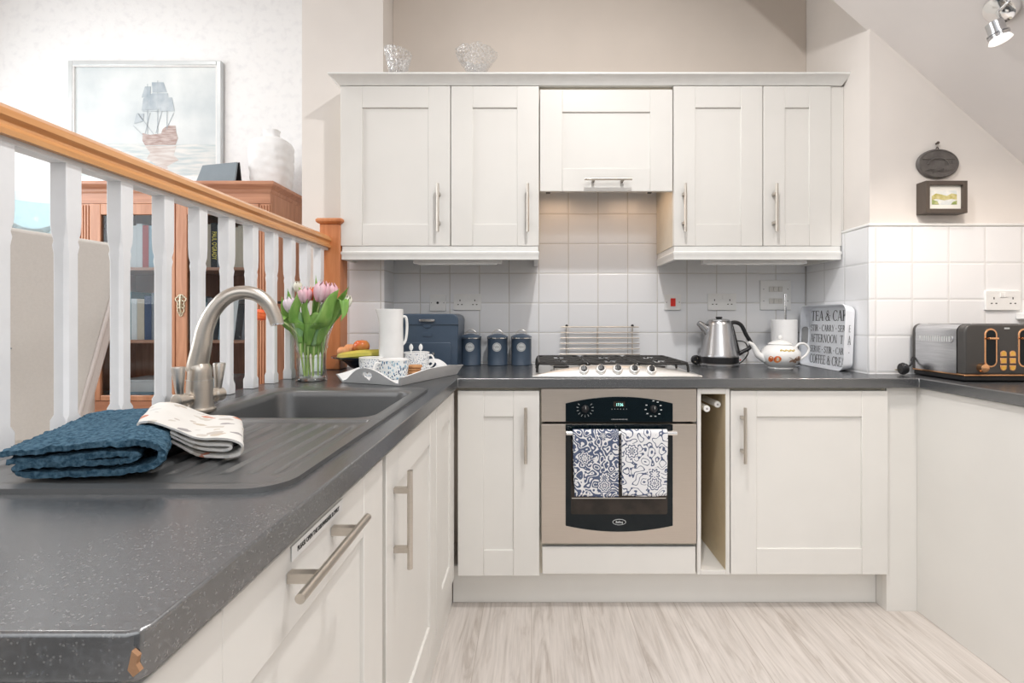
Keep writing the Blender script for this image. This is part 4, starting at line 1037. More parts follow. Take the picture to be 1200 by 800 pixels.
# biscuits
bc = Vector((X(485.5, 1.852), 1.852, tz))
for k, (dx, dy, tl, lb_) in enumerate(((.0, .0, 0, 'bottom ginger biscuit of the little stack on the tray'), (.003, -.003, 0, 'second ginger biscuit from the bottom of the stack'), (-.002, .002, 0, 'third ginger biscuit from the bottom of the stack'), (.003, 0, 0, 'top ginger biscuit of the little stack on the tray'))):
    bm = BM(); lathe(bm, [(.001, 0), (.024, 0), (.0275, .003), (.0275, .007), (.024, .0102), (.001, .0105)], bc+Vector((dx, dy, .0108*k)), 28)
    tag(obj('biscuit', bm, M['biscuit']), lb_, 'biscuit', 'stacked biscuits on the tray')
# tall white jug
JX, JY = X(458.5, 1.945), 1.945
t = thing('milk_jug', 'tall slim white ceramic jug on the tray', 'jug', (JX, JY, tz))
def spoutf(a, r, z):
    k = max(0, math.cos(a-PI))**10*sst(.20, .262, z)*.016
    return Vector(((r+k)*math.cos(a), (r+k)*math.sin(a), z))
jh = CZ-(362-VY)*JY/F-tz
bm = BM(); lathe(bm, [(.001, 0), (.047, 0), (.0485, .003), (.0475, jh*.4), (.046, jh*.75), (.0465, jh*.9), (.047, jh-.001), (.0455, jh), (.0435, jh-.003), (.043, jh*.8), (.044, .02), (.001, .01)], (JX, JY, tz), 56, f=spoutf)
obj('jug_body', bm, M['whiteG'], t)
P = [(JX+.040, JY+.012, tz+jh*.88), (JX+.054, JY+.018, tz+jh*.87), (JX+.058, JY+.020, tz+jh*.72), (JX+.053, JY+.018, tz+jh*.52), (JX+.041, JY+.012, tz+jh*.44)]
bm = BM(); tube(bm, cr(P, 6), .0055, 12); obj('handle', bm, M['whiteG'], t)

# ================================================================ bread bin and canisters
y0 = 2.24; bx0, bx1 = X(454, y0), X(537, y0); bz1 = Z(367.5, y0)
t = thing('bread_bin', 'slate blue metal bread bin with rounded corners behind the jug', 'bread bin', ((bx0+bx1)/2, 2.34, WT))
bm = BM(); w_, h_ = bx1-bx0, bz1-WT
T = frame((bx0+w_/2, y0+.004, WT+h_/2), (1, 0, 0), (0, 0, 1))
P = [(-w_/2+.004, -h_/2+.001), (w_/2-.004, -h_/2+.001)]+[(w_/2-.030+.030*math.cos(a), h_/2-.030+.030*math.sin(a)) for a in [PI/2*k/8 for k in range(9)]]+[(-w_/2+.030-.030*math.sin(a), h_/2-.030+.030*math.cos(a)) for a in [PI/2*k/8 for k in range(9)]]
prism(bm, P, -.215, 0, T); obj('bin_body', bm, M['navy'], t, bevel=.005, seg=3)
lz = Z(379.5, y0)
bm = BM(); box(bm, bx0-.002, bx1+.002, y0-.001, y0+.010, lz-.0025, lz); obj('lid_edge', bm, M['navy'], t, bevel=.0008)
bm = BM(); hx_ = X(500.5, y0); prism(bm, rrect(.072, .011, .004, 3), 0, .012, frame((hx_, y0+.003, Z(375.3, y0)), (1, 0, 0), (0, 0, 1))); obj('lid_handle', bm, M['chrome'], t, bevel=.001)
bm = BM(); P = [(-.022, .0), (.022, .0), (.016, -.013), (.0, -.018), (-.016, -.013)]; prism(bm, P, 0, .003, frame((hx_, y0+.003, lz-.002), (1, 0, 0), (0, 0, 1))); obj('catch', bm, M['navy'], t, bevel=.001)
bm = BM(); prism(bm, rrect(.044, .018, .002, 2), 0, .002, frame((hx_, y0+.003, Z(392, y0)), (1, 0, 0), (0, 0, 1))); pl = obj('name_plate', bm, M['navy'], t, bevel=.0006)
obj('embossed_bar', prism(BM(), rrect(.036, .006, .001, 1), 0, .0006, frame((hx_, y0+.0012, Z(392, y0)), (1, 0, 0), (0, 0, 1))), M['navy'], pl)
bm = BM(); dw0, dw1, dz1_ = bx0+.02, X(528, y0), Z(401, y0)
box(bm, dw0, dw1, y0-.0005, y0+.006, WT+.010, dz1_); dd = obj('drawer', bm, M['navy'], t, bevel=.004)
bm = BM(); tube(bm, [(X(508.5, y0), y0-.014, Z(414, y0)), (X(508.5, y0), y0-.010, Z(414, y0)), (X(508.5, y0), y0, Z(414, y0))], [.006, .007, .003], 14); obj('knob', bm, M['chrome'], dd)
cy = 2.405
def canister(px, label, word):
    cx = X(px, cy); t = thing('canister', label, 'canister', (cx, cy, WT), group=None)
    r = .0505
    bm = BM(); lathe(bm, [(.001, 0), (r-.002, 0), (r, .002), (r, .004), (r-.001, .006), (r-.001, .126), (r, .128), (r, .130), (.001, .130)], (cx, cy, WT), 44); obj('tin_body', bm, M['navy'], t)
    bm = BM(); lathe(bm, [(r-.001, .1305), (r+.002, .1305), (r+.002, .1355), (r-.001, .1365)], (cx, cy, WT), 44); ld = None
    l = obj('lid', lathe(BM(), [(.001, .1305), (r+.0015, .1305), (r+.0015, .139), (r-.002, .1415), (r*.75, .1475), (.012, .154), (.001, .155)], (cx, cy, WT), 44), M['navy'], t)
    obj('lid_rim', bm, M['chrome'], l)
    P = [Vector((cx-.026, cy, WT+.150)), Vector((cx-.022, cy, WT+.163)), Vector((cx, cy, WT+.174)), Vector((cx+.022, cy, WT+.163)), Vector((cx+.026, cy, WT+.150))]
    obj('wire_handle', tube(BM(), cr(P, 5), .0018, 8), M['steel'], l)
    # round emblem laid on the curved front
    bm = BM(); er = .0215; ez = WT+.090; Rr = [[], []]
    def wrap(u, v, d): a = u/r; return Vector((cx+math.sin(a)*(r+d), cy-math.cos(a)*(r+d), ez+v))
    c0 = bm.verts.new(wrap(0, 0, .0012)); prev = None; ringv = [bm.verts.new(wrap(er*math.cos(2*PI*k/32), er*math.sin(2*PI*k/32), .0012)) for k in range(32)]
    mid = [bm.verts.new(wrap(er*.5*math.cos(2*PI*k/32), er*.5*math.sin(2*PI*k/32), .0012)) for k in range(32)]
    back = [bm.verts.new(wrap(er*math.cos(2*PI*k/32), er*math.sin(2*PI*k/32), -.0008)) for k in range(32)]
    for k in range(32):
        j = (k+1) % 32; bm.faces.new((c0, mid[k], mid[j])); bm.faces.new((mid[k], ringv[k], ringv[j], mid[j])); bm.faces.new((ringv[k], back[k], back[j], ringv[j]))
    em = obj('emblem', bm, M['light_print'], t)
    bm = BM()
    for k in range(20):
        a = 2*PI*k/20
        for rr_ in (.0175,):
            p = [(rr_*math.cos(a+da)+q*math.cos(a), rr_*math.sin(a+da)+q*math.sin(a)) for da, q in ((-.07, -.0015), (.07, -.0015), (.07, .0015), (-.07, .0015))]
            bm.faces.new([bm.verts.new(wrap(u, v, .0016)) for u, v in p])
    obj('emblem_border', bm, M['navyD'], em, norm=False)
    bm = BM()
    for k in range(9):
        q = [(-.010+.0025*k, (-.5)**(k % 3)*.004+d_) for d_ in (-.002, .002)]
        bm.faces.new([bm.verts.new(wrap(u, v, .0016)) for u, v in ((q[0][0], q[0][1]), (q[0][0]+.0014, q[0][1]), (q[0][0]+.0014, q[1][1]), (q[0][0], q[1][1]))])
    obj('emblem_marks', bm, M['navyD'], em, norm=False)
canister(552, 'dark blue canister next to the bread bin, leftmost of the three', 'TEA')
canister(583, 'dark blue canister in the middle of the three', 'COFFEE')
canister(611, 'dark blue canister nearest the hob, rightmost of the three', 'SUGAR')
# ================================================================ hob
hx0, hx1, hy0, hy1 = .002, .662, 1.884, 2.385
t = thing('gas_hob', 'stainless steel gas hob with five knobs and cast iron grates', 'hob', ((hx0+hx1)/2, (hy0+hy1)/2, WT))
bm = BM(); box(bm, hx0, hx1, hy0, hy1, WT, WT+.008); obj('hob_plate', bm, M['hob_steel'], t, bevel=.003, seg=3)
bm = BM(); NU = 60; G = []
def arc_h(u): return .037*max(0, 1-abs(2*u-1)**2.2)
for j in range(9):
    row = []
    for i in range(NU+1):
        u = i/NU; h = arc_h(u); x = hx0+.004+(hx1-hx0-.008)*u; yb = .055*max(.12, 1-abs(2*u-1)**2.2)
        if j <= 6: v = j/6; y = hy0+.004+yb*v; z = WT+.0075+h*math.sin(v*PI/2)
        elif j == 7: y = hy0+.004+yb+.008; z = WT+.0075+h*.9
        else: y = hy0+.004+yb+.012; z = WT+.0075
        row.append(bm.verts.new((x, y, z)))
    G.append(row)
for j in range(8):
    for i in range(NU): bm.faces.new((G[j][i], G[j][i+1], G[j+1][i+1], G[j+1][i]))
fa = obj('control_fascia', bm, M['hob_steel'], t)
for px in (684, 704, 723.5, 743, 763):
    u = (X(px, 1.905)-hx0)/(hx1-hx0); c = Vector((X(px, 1.905), 1.902, WT+.0075+arc_h(u)*.62)); nn = Vector((0, -.80, .60))
    bm = BM(); tube(bm, [c-nn*.006, c+nn*.003, c+nn*.010, c+nn*.0115], [.0205, .0205, .0175, .015], 28); k = obj('control_knob', bm, M['hob_steel'], t)
    bm = BM(); tube(bm, [c+nn*.0115, c+nn*.014, c+nn*.0145], [.0130, .0125, .010], 24); s = nn.cross(Vector((1, 0, 0)))
    fr = frame(c+nn*.0145, (1, 0, 0), s*-1 if s.z < 0 else s)
    box(bm, -.003, .003, -.0115, .0115, -.004, .007, fr)
    obj('knob_grip', bm, M['black'], k)
burn = [(.125, 2.06, .034), (.125, 2.27, .026), (.333, 2.165, .048), (.540, 2.06, .026), (.540, 2.27, .034)]
for (x, y, r) in burn:
    bm = BM(); lathe(bm, [(.001, 0), (r+.012, 0), (r+.012, .004), (r, .006), (r, .014), (.001, .014)], (x, y, WT+.008), 36); b = obj('burner', bm, M['steel'], t)
    bm = BM(); lathe(bm, [(.001, .0142), (r-.002, .0142), (r, .017), (r-.003, .021), (.001, .023)], (x, y, WT+.008), 36); obj('burner_cap', bm, M['castiron'], b)
gz = WT+.046
def grate(x0, x1, y0, y1):
    bm = BM(); r = .0052; R0 = .03
    lp = [Vector((p[0], p[1], gz)) for p in rrect(x1-x0, y1-y0, R0, 4, (x0+x1)/2, (y0+y1)/2)]
    tube(bm, lp, r, 8, loop=True)
    ym = (y0+y1)/2; xm = (x0+x1)/2
    tube(bm, [(x0, ym, gz), (x1, ym, gz)], r, 8)
    for yy in ((y0+ym)/2, (y1+ym)/2):
        for s in (-1, 1): tube(bm, [(xm+s*(x1-x0)/2, yy, gz), (xm+s*.03, yy, gz), (xm+s*.022, yy, gz-.004)], r*.9, 8)
        tube(bm, [(xm, yy+.030, gz), (xm, yy+.085 if yy > ym else ym, gz)], r*.9, 8); tube(bm, [(xm, yy-.030, gz), (xm, yy-.085 if yy < ym else ym, gz)], r*.9, 8)
    for x in (x0, x1):
        for y in (y0+.035, y1-.035, ym):
            tube(bm, [(x, y, gz), (x+(.006 if x == x1 else -.006), y, gz-.012), (x+(.008 if x == x1 else -.008), y, WT+.008)], r, 8)
    return obj('pan_grate', bm, M['castiron'], t)
grate(.030, .222, 1.965, 2.362); grate(.240, .426, 1.965, 2.362); grate(.444, .636, 1.965, 2.362)
# chrome rack leaning behind the hob
t = thing('wire_rack', 'chrome wire rack standing against the tiles behind the hob', 'rack', (.335, 2.445, WT))
for k, py in enumerate((383, 389.5, 396, 402.4, 408.6, 415)):
    z = Z(py, 2.44); w_ = .002*k*.6
    obj('rail', tube(BM(), [(X(657.5, 2.44)-w_, 2.44, z), (X(748.5, 2.44)+w_, 2.44, z)], .0030, 10), M['nickel'], t)
for px in (664, 700, 741):
    x = X(px, 2.446); top = Z(381.5, 2.446) if px != 700 else Z(384, 2.446)
    u = obj('upright', tube(BM(), [(x, 2.446, top), (x, 2.446, WT+.003), (x, 2.425, WT+.003)], .0026, 10), M['nickel'], t)
    if px != 700:
        obj('cap', tube(BM(), [(x, 2.441, top), (x, 2.451, top)], .0065, 16), M['castiron'], u)

# ================================================================ oven
ox0, ox1 = X(634.5, YD), X(815.5, YD); oz0, oz1 = Z(637, YD), .869
t = thing('built_in_oven', 'built-in stainless oven with curved black glass under the hob', 'oven', ((ox0+ox1)/2, 2.1, oz0))
bm = BM(); box(bm, ox0+.014, ox1-.014, YD+.02, 2.38, oz0+.004, oz1-.004); obj('oven_body', bm, M['black'], t)
zg0, zg1 = Z(493.5, YD), Z(496.3, YD)
YO = YD-.008
cp = obj('control_panel', box(BM(), ox0, ox1, YO, YD+.02, zg0, oz1), M['oven_steel'], t, bevel=.0015)
dr = obj('oven_door', box(BM(), ox0, ox1, YO, YD+.02, oz0+.004, zg1), M['oven_steel'], t, bevel=.0015)
gx0, gx1 = X(662.8, YO), X(788.2, YO); gm = (gx0+gx1)/2; hwid = (gx1-gx0)/2
def arcp(z_edge, z_mid, n=24): return [(gm+hwid*(1-2*k/n), z_edge+(z_mid-z_edge)*(1-(1-2*k/n)**2)) for k in range(n+1)]
TO = frame((0, YO, 0), (1, 0, 0), (0, 0, 1))
P = [(gx0, zg0+.0005), (gx1, zg0+.0005)]+arcp(Z(472.5, YO), Z(464.6, YO))
g1 = obj('control_glass', prism(BM(), P, -.002, .003, TO), M['glassblack'], cp, bevel=.0006)
P = [(gx1, zg1-.0005), (gx0, zg1-.0005)]+[(gm-hwid*(1-2*k/24), Z(615.5, YO)+(Z(622.5, YO)-Z(615.5, YO))*(1-(1-2*k/24)**2)) for k in range(25)]
g2 = obj('door_glass', prism(BM(), P, -.002, .003, TO), M['glassblack'], dr, bevel=.0006)
P = [(p[0], p[1]) for p in rrect(X(782, YO)-X(669, YO), Z(512, YO)-Z(602, YO), .008, 3, (X(782, YO)+X(669, YO))/2, (Z(512, YO)+Z(602, YO))/2)]
wi = obj('window', prism(BM(), P, .003, .0034, TO), M['oven_in'], dr)
# oven shelf seen through the window
bm = BM(); box(bm, X(670, YO), X(780, YO), YO-.0040, YO-.0035, Z(583.6, YO), Z(582.6, YO)); obj('shelf_edge', bm, M['steel'], dr)
for (a, b) in ((.045, .045),):
    hb = BM(); yb = YO-.042; hzz = Z(507.3, yb)
    tube(hb, [(X(663.5, yb), yb, hzz), (X(793, yb), yb, hzz)], .0088, 20)
    for px in (667, 788): tube(hb, [(X(px, yb), yb, hzz), (X(px, yb), YO-.002, hzz)], .006, 12)
    obj('door_handle', hb, M['chrome'], dr)
for px, kind in ((685.5, 0), (765.5, 1)):
    c = Vector((X(px, YO), YO-.003, Z(478.5, YO)))
    bm = BM(); tube(bm, [c, c+Vector((0, -.004, 0)), c+Vector((0, -.012, 0)), c+Vector((0, -.014, 0))], [.0145, .0145, .012, .010], 24)
    box(bm, c.x-.0022, c.x+.0022, c.y-.022, c.y-.004, c.z-.013, c.z+.013)
    k = obj('oven_knob', bm, M['black'], g1, bevel=.0008)
    obj('pointer', box(BM(), c.x-.0008, c.x+.0008, c.y-.0226, c.y-.0220, c.z+.002, c.z+.012), M['light_print'], g1)
    bm = BM(); T = frame((c.x, YO-.0033, c.z), (1, 0, 0), (0, 0, 1))
    for q in range(11 if kind == 0 else 10):
        a = math.radians(-215+25*q) if kind == 0 else math.radians(90-33*q)
        ca, sa = math.cos(a), math.sin(a)
        if kind == 0: pts = [(ca*r_-sa*w_, sa*r_+ca*w_) for r_, w_ in ((.025, -.0006), (.033, -.0006), (.033, .0006), (.025, .0006))]
        else: pts = [(ca*.030+x_, sa*.030+y_) for x_, y_ in ((-.0035, -.0018), (.0035, -.0018), (.0035, .0018), (-.0035, .0018))]
        prism(bm, pts, 0, .0002, T)
    obj('dial_marks', bm, M['light_print'], g1, norm=False)
TXo = lambda px, py: frame((X(px, YO), YO-.0036, Z(py, YO)), (1, 0, 0), (0, 0, 1))
obj('clock_window', prism(BM(), rrect(.044, .020, .001, 2), 0, .0004, frame((X(725.5, YO), YO-.0030, Z(473.2, YO)), (1, 0, 0), (0, 0, 1))), M['oven_in'], g1)
text('clock_digits', '17:36', .0150, TXo(725.8, 474), M['clock'], g1, sx=.85, bold=.0003)
bm = BM()
for i in range(6): tube(bm, [(X(717+3.4*i, YO), YO-.0034, Z(479, YO)), (X(717+3.4*i, YO), YO-.0030, Z(479, YO))], .0016, 8)
obj('clock_buttons', bm, M['grey_print'], g1); bpy.context.view_layer.update()
bm = BM()
for i in range(15): prism(bm, rrect(.0028, .0024+.0010*(i % 3), .0003, 1, (i-7)*.0042, 0), 0, .0002, TXo(725.5, 491))
obj('fine_print', bm, M['grey_print'], g1)
lg = obj('badge', prism(BM(), [(.026*math.cos(2*PI*k/28), .0115*math.sin(2*PI*k/28)) for k in range(28)], 0, .0012, frame((X(725.5, YO), YO-.003, Z(611, YO)), (1, 0, 0), (0, 0, 1))), M['light_print'], g2)
obj('badge_field', prism(BM(), [(.0235*math.cos(2*PI*k/28), .0095*math.sin(2*PI*k/28)) for k in range(28)], 0, .0004, frame((X(725.5, YO), YO-.0042, Z(611, YO)), (1, 0, 0), (0, 0, 1))), M['glassblack'], lg)
text('badge_word', 'Belling', .0125, frame((X(725.5, YO), YO-.0048, Z(611, YO)), (1, 0, 0), (0, 0, 1)), M['light_print'], lg, sx=.85, bold=.0002)
# towels over the oven handle
def hung_towel(px0, px1, pz, label, m, seed, back=.20):
    x0, x1 = X(px0, YO-.055), X(px1, YO-.055); zb = Z(pz, YO-.055); yb = YO-.042
    prof = [(yb-.0165, zb)]
    for k in range(1, 12): prof.append((yb-.0160, zb+(hzz-zb)*k/12))
    for k in range(9):
        a = PI-PI*k/8; prof.append((yb+.0148*math.cos(a), hzz+.0135*math.sin(a)))
    for k in range(1, 9): prof.append((yb+.0150, hzz-back*k/8))
    n = len(prof)-1
    def f(u, v):
        i = min(int(v*n), n-1); q = v*n-i
        y = prof[i][0]*(1-q)+prof[i+1][0]*q; z = prof[i][1]*(1-q)+prof[i+1][1]*q
        dn = max(0, (hzz-z)/.24)
        wob = .0035*dn*math.sin(u*7+seed*2+z*9)+.002*dn*math.sin(u*17+seed)
        xx = x0+(x1-x0)*(u*(1-.045*dn)+(.035*dn if seed == 1 else .012*dn))
        if y < yb: y -= abs(wob)+.002*dn
        return Vector((xx, y, z+.002*math.sin(u*5+seed)*dn))
    bm = BM(); gridf(bm, f, 24, n*2)
    o = obj('tea_towel', bm, m); solid(o, .0026, 0); tag(o, label, 'tea towel')
hung_towel(671.5, 725, 581, 'blue tea towel with white folk print hanging left on the oven handle', M['towelA'], 1)
hung_towel(728, 782.5, 580, 'white tea towel with navy folk print hanging right on the oven handle', M['towelB'], 2)

# ================================================================ kettle
KX, KY = X(842.5, 2.37), 2.37
t = thing('electric_kettle', 'brushed steel electric kettle with black handle right of the hob', 'kettle', (KX, KY, WT))
bm = BM(); lathe(bm, [(.001, 0), (.090, 0), (.093, .003), (.093, .010), (.089, .014), (.001, .014)], (KX, KY, WT), 48); obj('base_ring', bm, M['kettle_steel'], t)
bm = BM(); lathe(bm, [(.001, .0142), (.088, .0142), (.091, .018), (.0915, .042), (.089, .044), (.001, .044)], (KX, KY, WT), 48); obj('dark_band', bm, M['black'], t)
bm = BM(); lathe(bm, [(.001, .0442), (.0905, .0442), (.0910, .050), (.088, .056), (.060, .200), (.055, .214), (.052, .217), (.001, .217)], (KX, KY, WT), 56); obj('kettle_body', bm, M['kettle_steel'], t)
bm = BM(); lathe(bm, [(.001, .2172), (.050, .2172), (.049, .222), (.035, .226), (.001, .228)], (KX, KY, WT), 48); l = obj('lid', bm, M['kettle_steel'], t)
bm = BM(); lathe(bm, [(.001, .2275), (.012, .2275), (.016, .232), (.015, .237), (.001, .238)], (KX, KY, WT), 32); obj('lid_knob', bm, M['black'], l)
bm = BM(); P = [(KX-.055, KY, WT+.165), (KX-.082, KY-.003, WT+.192), (KX-.103, KY-.006, WT+.208)]
tube(bm, cr(P, 5), [.024-.0012*i for i in range(11)], 18, sx=.8); obj('spout', bm, M['kettle_steel'], t)
P = [(KX+.050, KY-.004, WT+.204), (KX+.075, KY-.006, WT+.210), (KX+.105, KY-.008, WT+.196), (KX+.128, KY-.01, WT+.15), (KX+.150, KY-.012, WT+.11), (KX+.142, KY-.012, WT+.085), (KX+.112, KY-.01, WT+.068), (KX+.092, KY-.008, WT+.055)]
bm = BM(); tube(bm, cr(P, 6), .0095, 12); h = obj('handle', bm, M['black'], t)
bm = BM(); tube(bm, cr([(KX+.055, KY-.012, WT+.205), (KX+.072, KY-.012, WT+.14), (KX+.092, KY-.012, WT+.062)], 6), .0072, 10); obj('water_gauge', bm, M['black'], t)
bm = BM(); tube(bm, [(KX+.094, KY-.018, WT+.028), (KX+.098, KY-.019, WT+.028)], .004, 10); obj('switch', bm, M['red'], t)
P = [(KX+.085, KY+.02, WT+.006), (KX+.12, KY+.03, WT+.012), (KX+.155, KY+.035, WT+.05), (KX+.158, KY+.04, WT+.085), (KX+.145, KY+.05, WT+.112), (KX+.11, KY+.06, WT+.118), (KX+.09, KY+.07, WT+.12)]
obj('cord', tube(BM(), cr(P, 6), .0028, 8), M['black'], t)
# plug lying left of it
t = thing('plug', 'black mains plug lying on the worktop left of the kettle', 'plug', (X(818, 2.37), 2.40, WT))
c = Vector((X(818, 2.38), 2.41, WT+.024))
bm = BM(); tube(bm, [c+Vector((0, -.010, 0)), c+Vector((0, .0, 0)), c+Vector((0, .014, 0))], [.021, .024, .022], 20); obj('plug_body', bm, M['black'], t, bevel=.002)
bm = BM()
for dx in (-.011, .011): box(bm, c.x+dx-.003, c.x+dx+.003, c.y-.024, c.y-.008, c.z-.009, c.z-.005)
box(bm, c.x-.002, c.x+.002, c.y-.026, c.y-.008, c.z+.006, c.z+.013); obj('pins', bm, M['brass'], t)

# kitchen roll
RX, RY = X(919, 2.36), 2.36
t = thing('kitchen_roll_holder', 'chrome kitchen roll holder with tall rod behind the teapot', 'holder', (RX, RY, WT))
bm = BM(); lathe(bm, [(.001, 0), (.066, 0), (.068, .003), (.066, .007), (.001, .008)], (RX, RY, WT), 40); obj('foot', bm, M['chrome'], t)
bm = BM(); tube(bm, [(RX+.006, RY, WT+.008), (RX+.006, RY, Z(347, RY))], .006, 16); tube(bm, [(RX+.006, RY, Z(348, RY)), (RX+.006, RY, Z(344.5, RY))], .0075, 16); obj('rod', bm, M['chrome'], t)
bm = BM(); rz1 = Z(374.5, RY)
lathe(bm, [(.020, .009), (.055, .009), (.0575, .011), (.0575, rz1-WT-.002), (.055, rz1-WT), (.020, rz1-WT), (.0195, rz1-WT-.002), (.0195, .011)], (RX, RY, WT), 48)
tag(obj('kitchen_roll', bm, M['paperroll']), 'roll of white kitchen paper on the chrome holder', 'kitchen roll')

# ================================================================ teapot
PX, PY = X(915.5, 2.21), 2.22
t = thing('teapot', 'white china teapot printed with fruit, spout to the left', 'teapot', (PX, PY, WT))
bm = BM(); lathe(bm, [(.001, 0), (.050, 0), (.052, .003), (.050, .008), (.058, .014), (.076, .032), (.0855, .055), (.083, .078), (.068, .098), (.050, .108), (.046, .110), (.001, .110)], (PX, PY, WT), 56); body = obj('pot_body', bm, M['whiteG'], t)
bm = BM(); lathe(bm, [(.001, .110), (.049, .110), (.052, .1125), (.048, .117), (.030, .126), (.010, .130), (.001, .1305)], (PX, PY, WT), 48); l = obj('lid', bm, M['whiteG'], t)
bm = BM(); lathe(bm, [(.001, .1305), (.005, .1305), (.005, .134), (.0105, .140), (.0105, .146), (.006, .152), (.001, .153)], (PX, PY, WT), 24); obj('lid_knob', bm, M['whiteG'], l)
P = [(PX-.070, PY, WT+.045), (PX-.098, PY, WT+.062), (PX-.112, PY, WT+.085), (PX-.126, PY, WT+.108), (PX-.144, PY, WT+.120)]
bm = BM(); C = cr(P, 5); tube(bm, C, [.021-.014*(i/(len(C)-1))**.7 for i in range(len(C))], 18); obj('spout', bm, M['whiteG'], t)
P = [(PX+.066, PY, WT+.090), (PX+.085, PY, WT+.112), (PX+.112, PY, WT+.113), (PX+.130, PY, WT+.092), (PX+.122, PY, WT+.066), (PX+.098, PY, WT+.046), (PX+.078, PY, WT+.038)]
obj('handle', tube(BM(), cr(P, 6), .0055, 12), M['whiteG'], t)
def potr(z):
    pr = [(0, .050), (.014, .058), (.032, .076), (.055, .0855), (.078, .083), (.098, .068), (.108, .050)]
    for (a, ra), (b, rb) in zip(pr, pr[1:]):
        if a <= z <= b: return ra+(rb-ra)*(z-a)/(b-a)
    return .05
def decal(cu, cz_, poly, m, name, par, off=.0012):
    """small printed patch wrapped onto the pot"""
    bm = BM(); V = []
    cv = None
    def wp(u, z):
        r = potr(z)+off; a = u/r; return Vector((PX+math.sin(a)*r, PY-math.cos(a)*r, WT+z))
    cv = bm.verts.new(wp(cu, cz_)); V = [bm.verts.new(wp(cu+p[0], cz_+p[1])) for p in poly]
    for i in range(len(V)): bm.faces.new((cv, V[i], V[(i+1) % len(V)]))
    return obj(name, bm, m, par, norm=False)
ell = lambda rx, ry, n=16, rot=0: [(rx*math.cos(2*PI*k/n)*math.cos(rot)-ry*math.sin(2*PI*k/n)*math.sin(rot), rx*math.cos(2*PI*k/n)*math.sin(rot)+ry*math.sin(2*PI*k/n)*math.cos(rot)) for k in range(n)]
M['fruitO'] = pbr('printed_apple', (.72, .10, .03), .2, col2=(.80, .35, .12), scale=60)
M['gold'] = pbr('gold_print', (.50, .38, .12), .3)
M['brownP'] = pbr('brown_print', (.20, .12, .07), .3, col2=(.45, .30, .22), scale=120)
M['cream2'] = pbr('cream_print', (.85, .72, .55), .3)
decal(-.078, .048, ell(.012, .0135), M['fruitO'], 'printed_fruit', body); decal(-.050, .048, ell(.0155, .0155), M['fruitO'], 'printed_fruit', body, .0016)
decal(-.049, .048, ell(.006, .008), M['cream2'], 'printed_fruit', body, .0022)
for k in range(7): decal(-.032+k*.0095, .088-.0015*(k % 2), ell(.0062, .0035, 10, .5*(-1)**k), M['gold'], 'gold_flourish', body)
for (u, z, rx, ry, ro) in ((.012, .030, .010, .004, .4), (.026, .034, .011, .004, .9), (.040, .036, .008, .006, 0), (.052, .042, .011, .0045, 1.1), (.060, .034, .007, .006, .2), (.030, .024, .009, .004, -.3), (.046, .050, .006, .004, .3), (.030, .046, .008, .0012, .7), (.010, .043, .012, .0009, -.5)):
    decal(u-.002, z*.8+.018, ell(rx*1.15, ry*1.2, 12, ro), M['brownP'], 'printed_leaf', body)

# ================================================================ printed tray leaning on the side wall
# plane through the bottom rim (X 1.334) leaning towards the wall
sy0, sy1 = 2.075, 2.425; sh = .292; lean = math.radians(2.6)
cpos = Vector((1.328, (sy0+sy1)/2, WT+.001))
uD = Vector((0, -1, 0)); vD = Vector((math.sin(lean), 0, math.cos(lean))); SM = frame(cpos, uD, vD)      # n = u x v points to -X (room)
if SM.col[2][0] > 0: SM = frame(cpos, -uD, vD)
t = thing('printed_tray', 'white rimmed tray printed TEA and CAKE leaning on the side wall', 'tray', cpos)
bm = BM(); wd_, dp = sy1-sy0, .046
rim_o = rrect(wd_, sh, .035, 8, 0, sh/2); rim_i = rrect(wd_-.008, sh-.008, .032, 8, 0, sh/2); back_o = rrect(wd_-.020, sh-.020, .03, 8, 0, sh/2); back_i = rrect(wd_-.026, sh-.026, .028, 8, 0, sh/2)
Q = lambda lp, n_: [SM @ Vector((p[0], p[1], n_)) for p in lp]
rings(bm, [Q(back_o, -dp), Q(rim_o, -.002), Q(rrect(wd_-.001, sh-.001, .0345, 8, 0, sh/2), 0), Q(rim_i, -.001), Q(back_i, -dp+.004)])
obj('tray_body', bm, M['signW'], t)
# handle slot on the far short side
bm = BM(); hs = rrect(.030, .085, .014, 5)
T = SM @ Matrix.Translation((-wd_/2+.0085, sh/2, -dp/2)) @ Matrix.Rotation(PI/2, 4, 'Y')
prism(bm, [(p[0], p[1]) for p in hs], -.0015, .0035, T); obj('handle_slot', bm, M['grey_print'], t)
lines = [('TEA & CAK', .048, .243, .275, -.148), ('STIR . CARRY . SER', .030, .185, .262, -.148), ('AFTERNOON  T', .038, .136, .250, -.148), ('SERVE . STIR . CAR', .030, .084, .258, -.148), ('COFFEE & CREA', .041, .036, .268, -.148)]
def tray_text(s, size, v, x0):
    """letters on the tray floor from the far end; those past the near edge wrap onto the outside of the rim as in the print"""
    T = SM @ Matrix.Translation((x0, v, -dp+.0044))
    return T
for (s, size, v, wsx, x0) in lines:
    roman('printed_line', s, size, wsx, tray_text(s, size, v, x0), M['ink'], t)
# letters printed on the outside of the near end wall
ts = Vector((0, -1, 0)); 
for (s, n_, v, size) in (('E', -.016, .185, .030), ('A', -.014, .136, .038), ('.', -.018, .084, .030)):
    pt = SM @ Vector((wd_/2+.0006, v, n_))
    nv = (SM.to_3x3() @ Vector((0, 0, -1)))
    roman('printed_letter', s, size, GL[s][0]*size*.42, frame(pt-Vector((0, .0012, 0)), nv, vD), M['ink'], t)

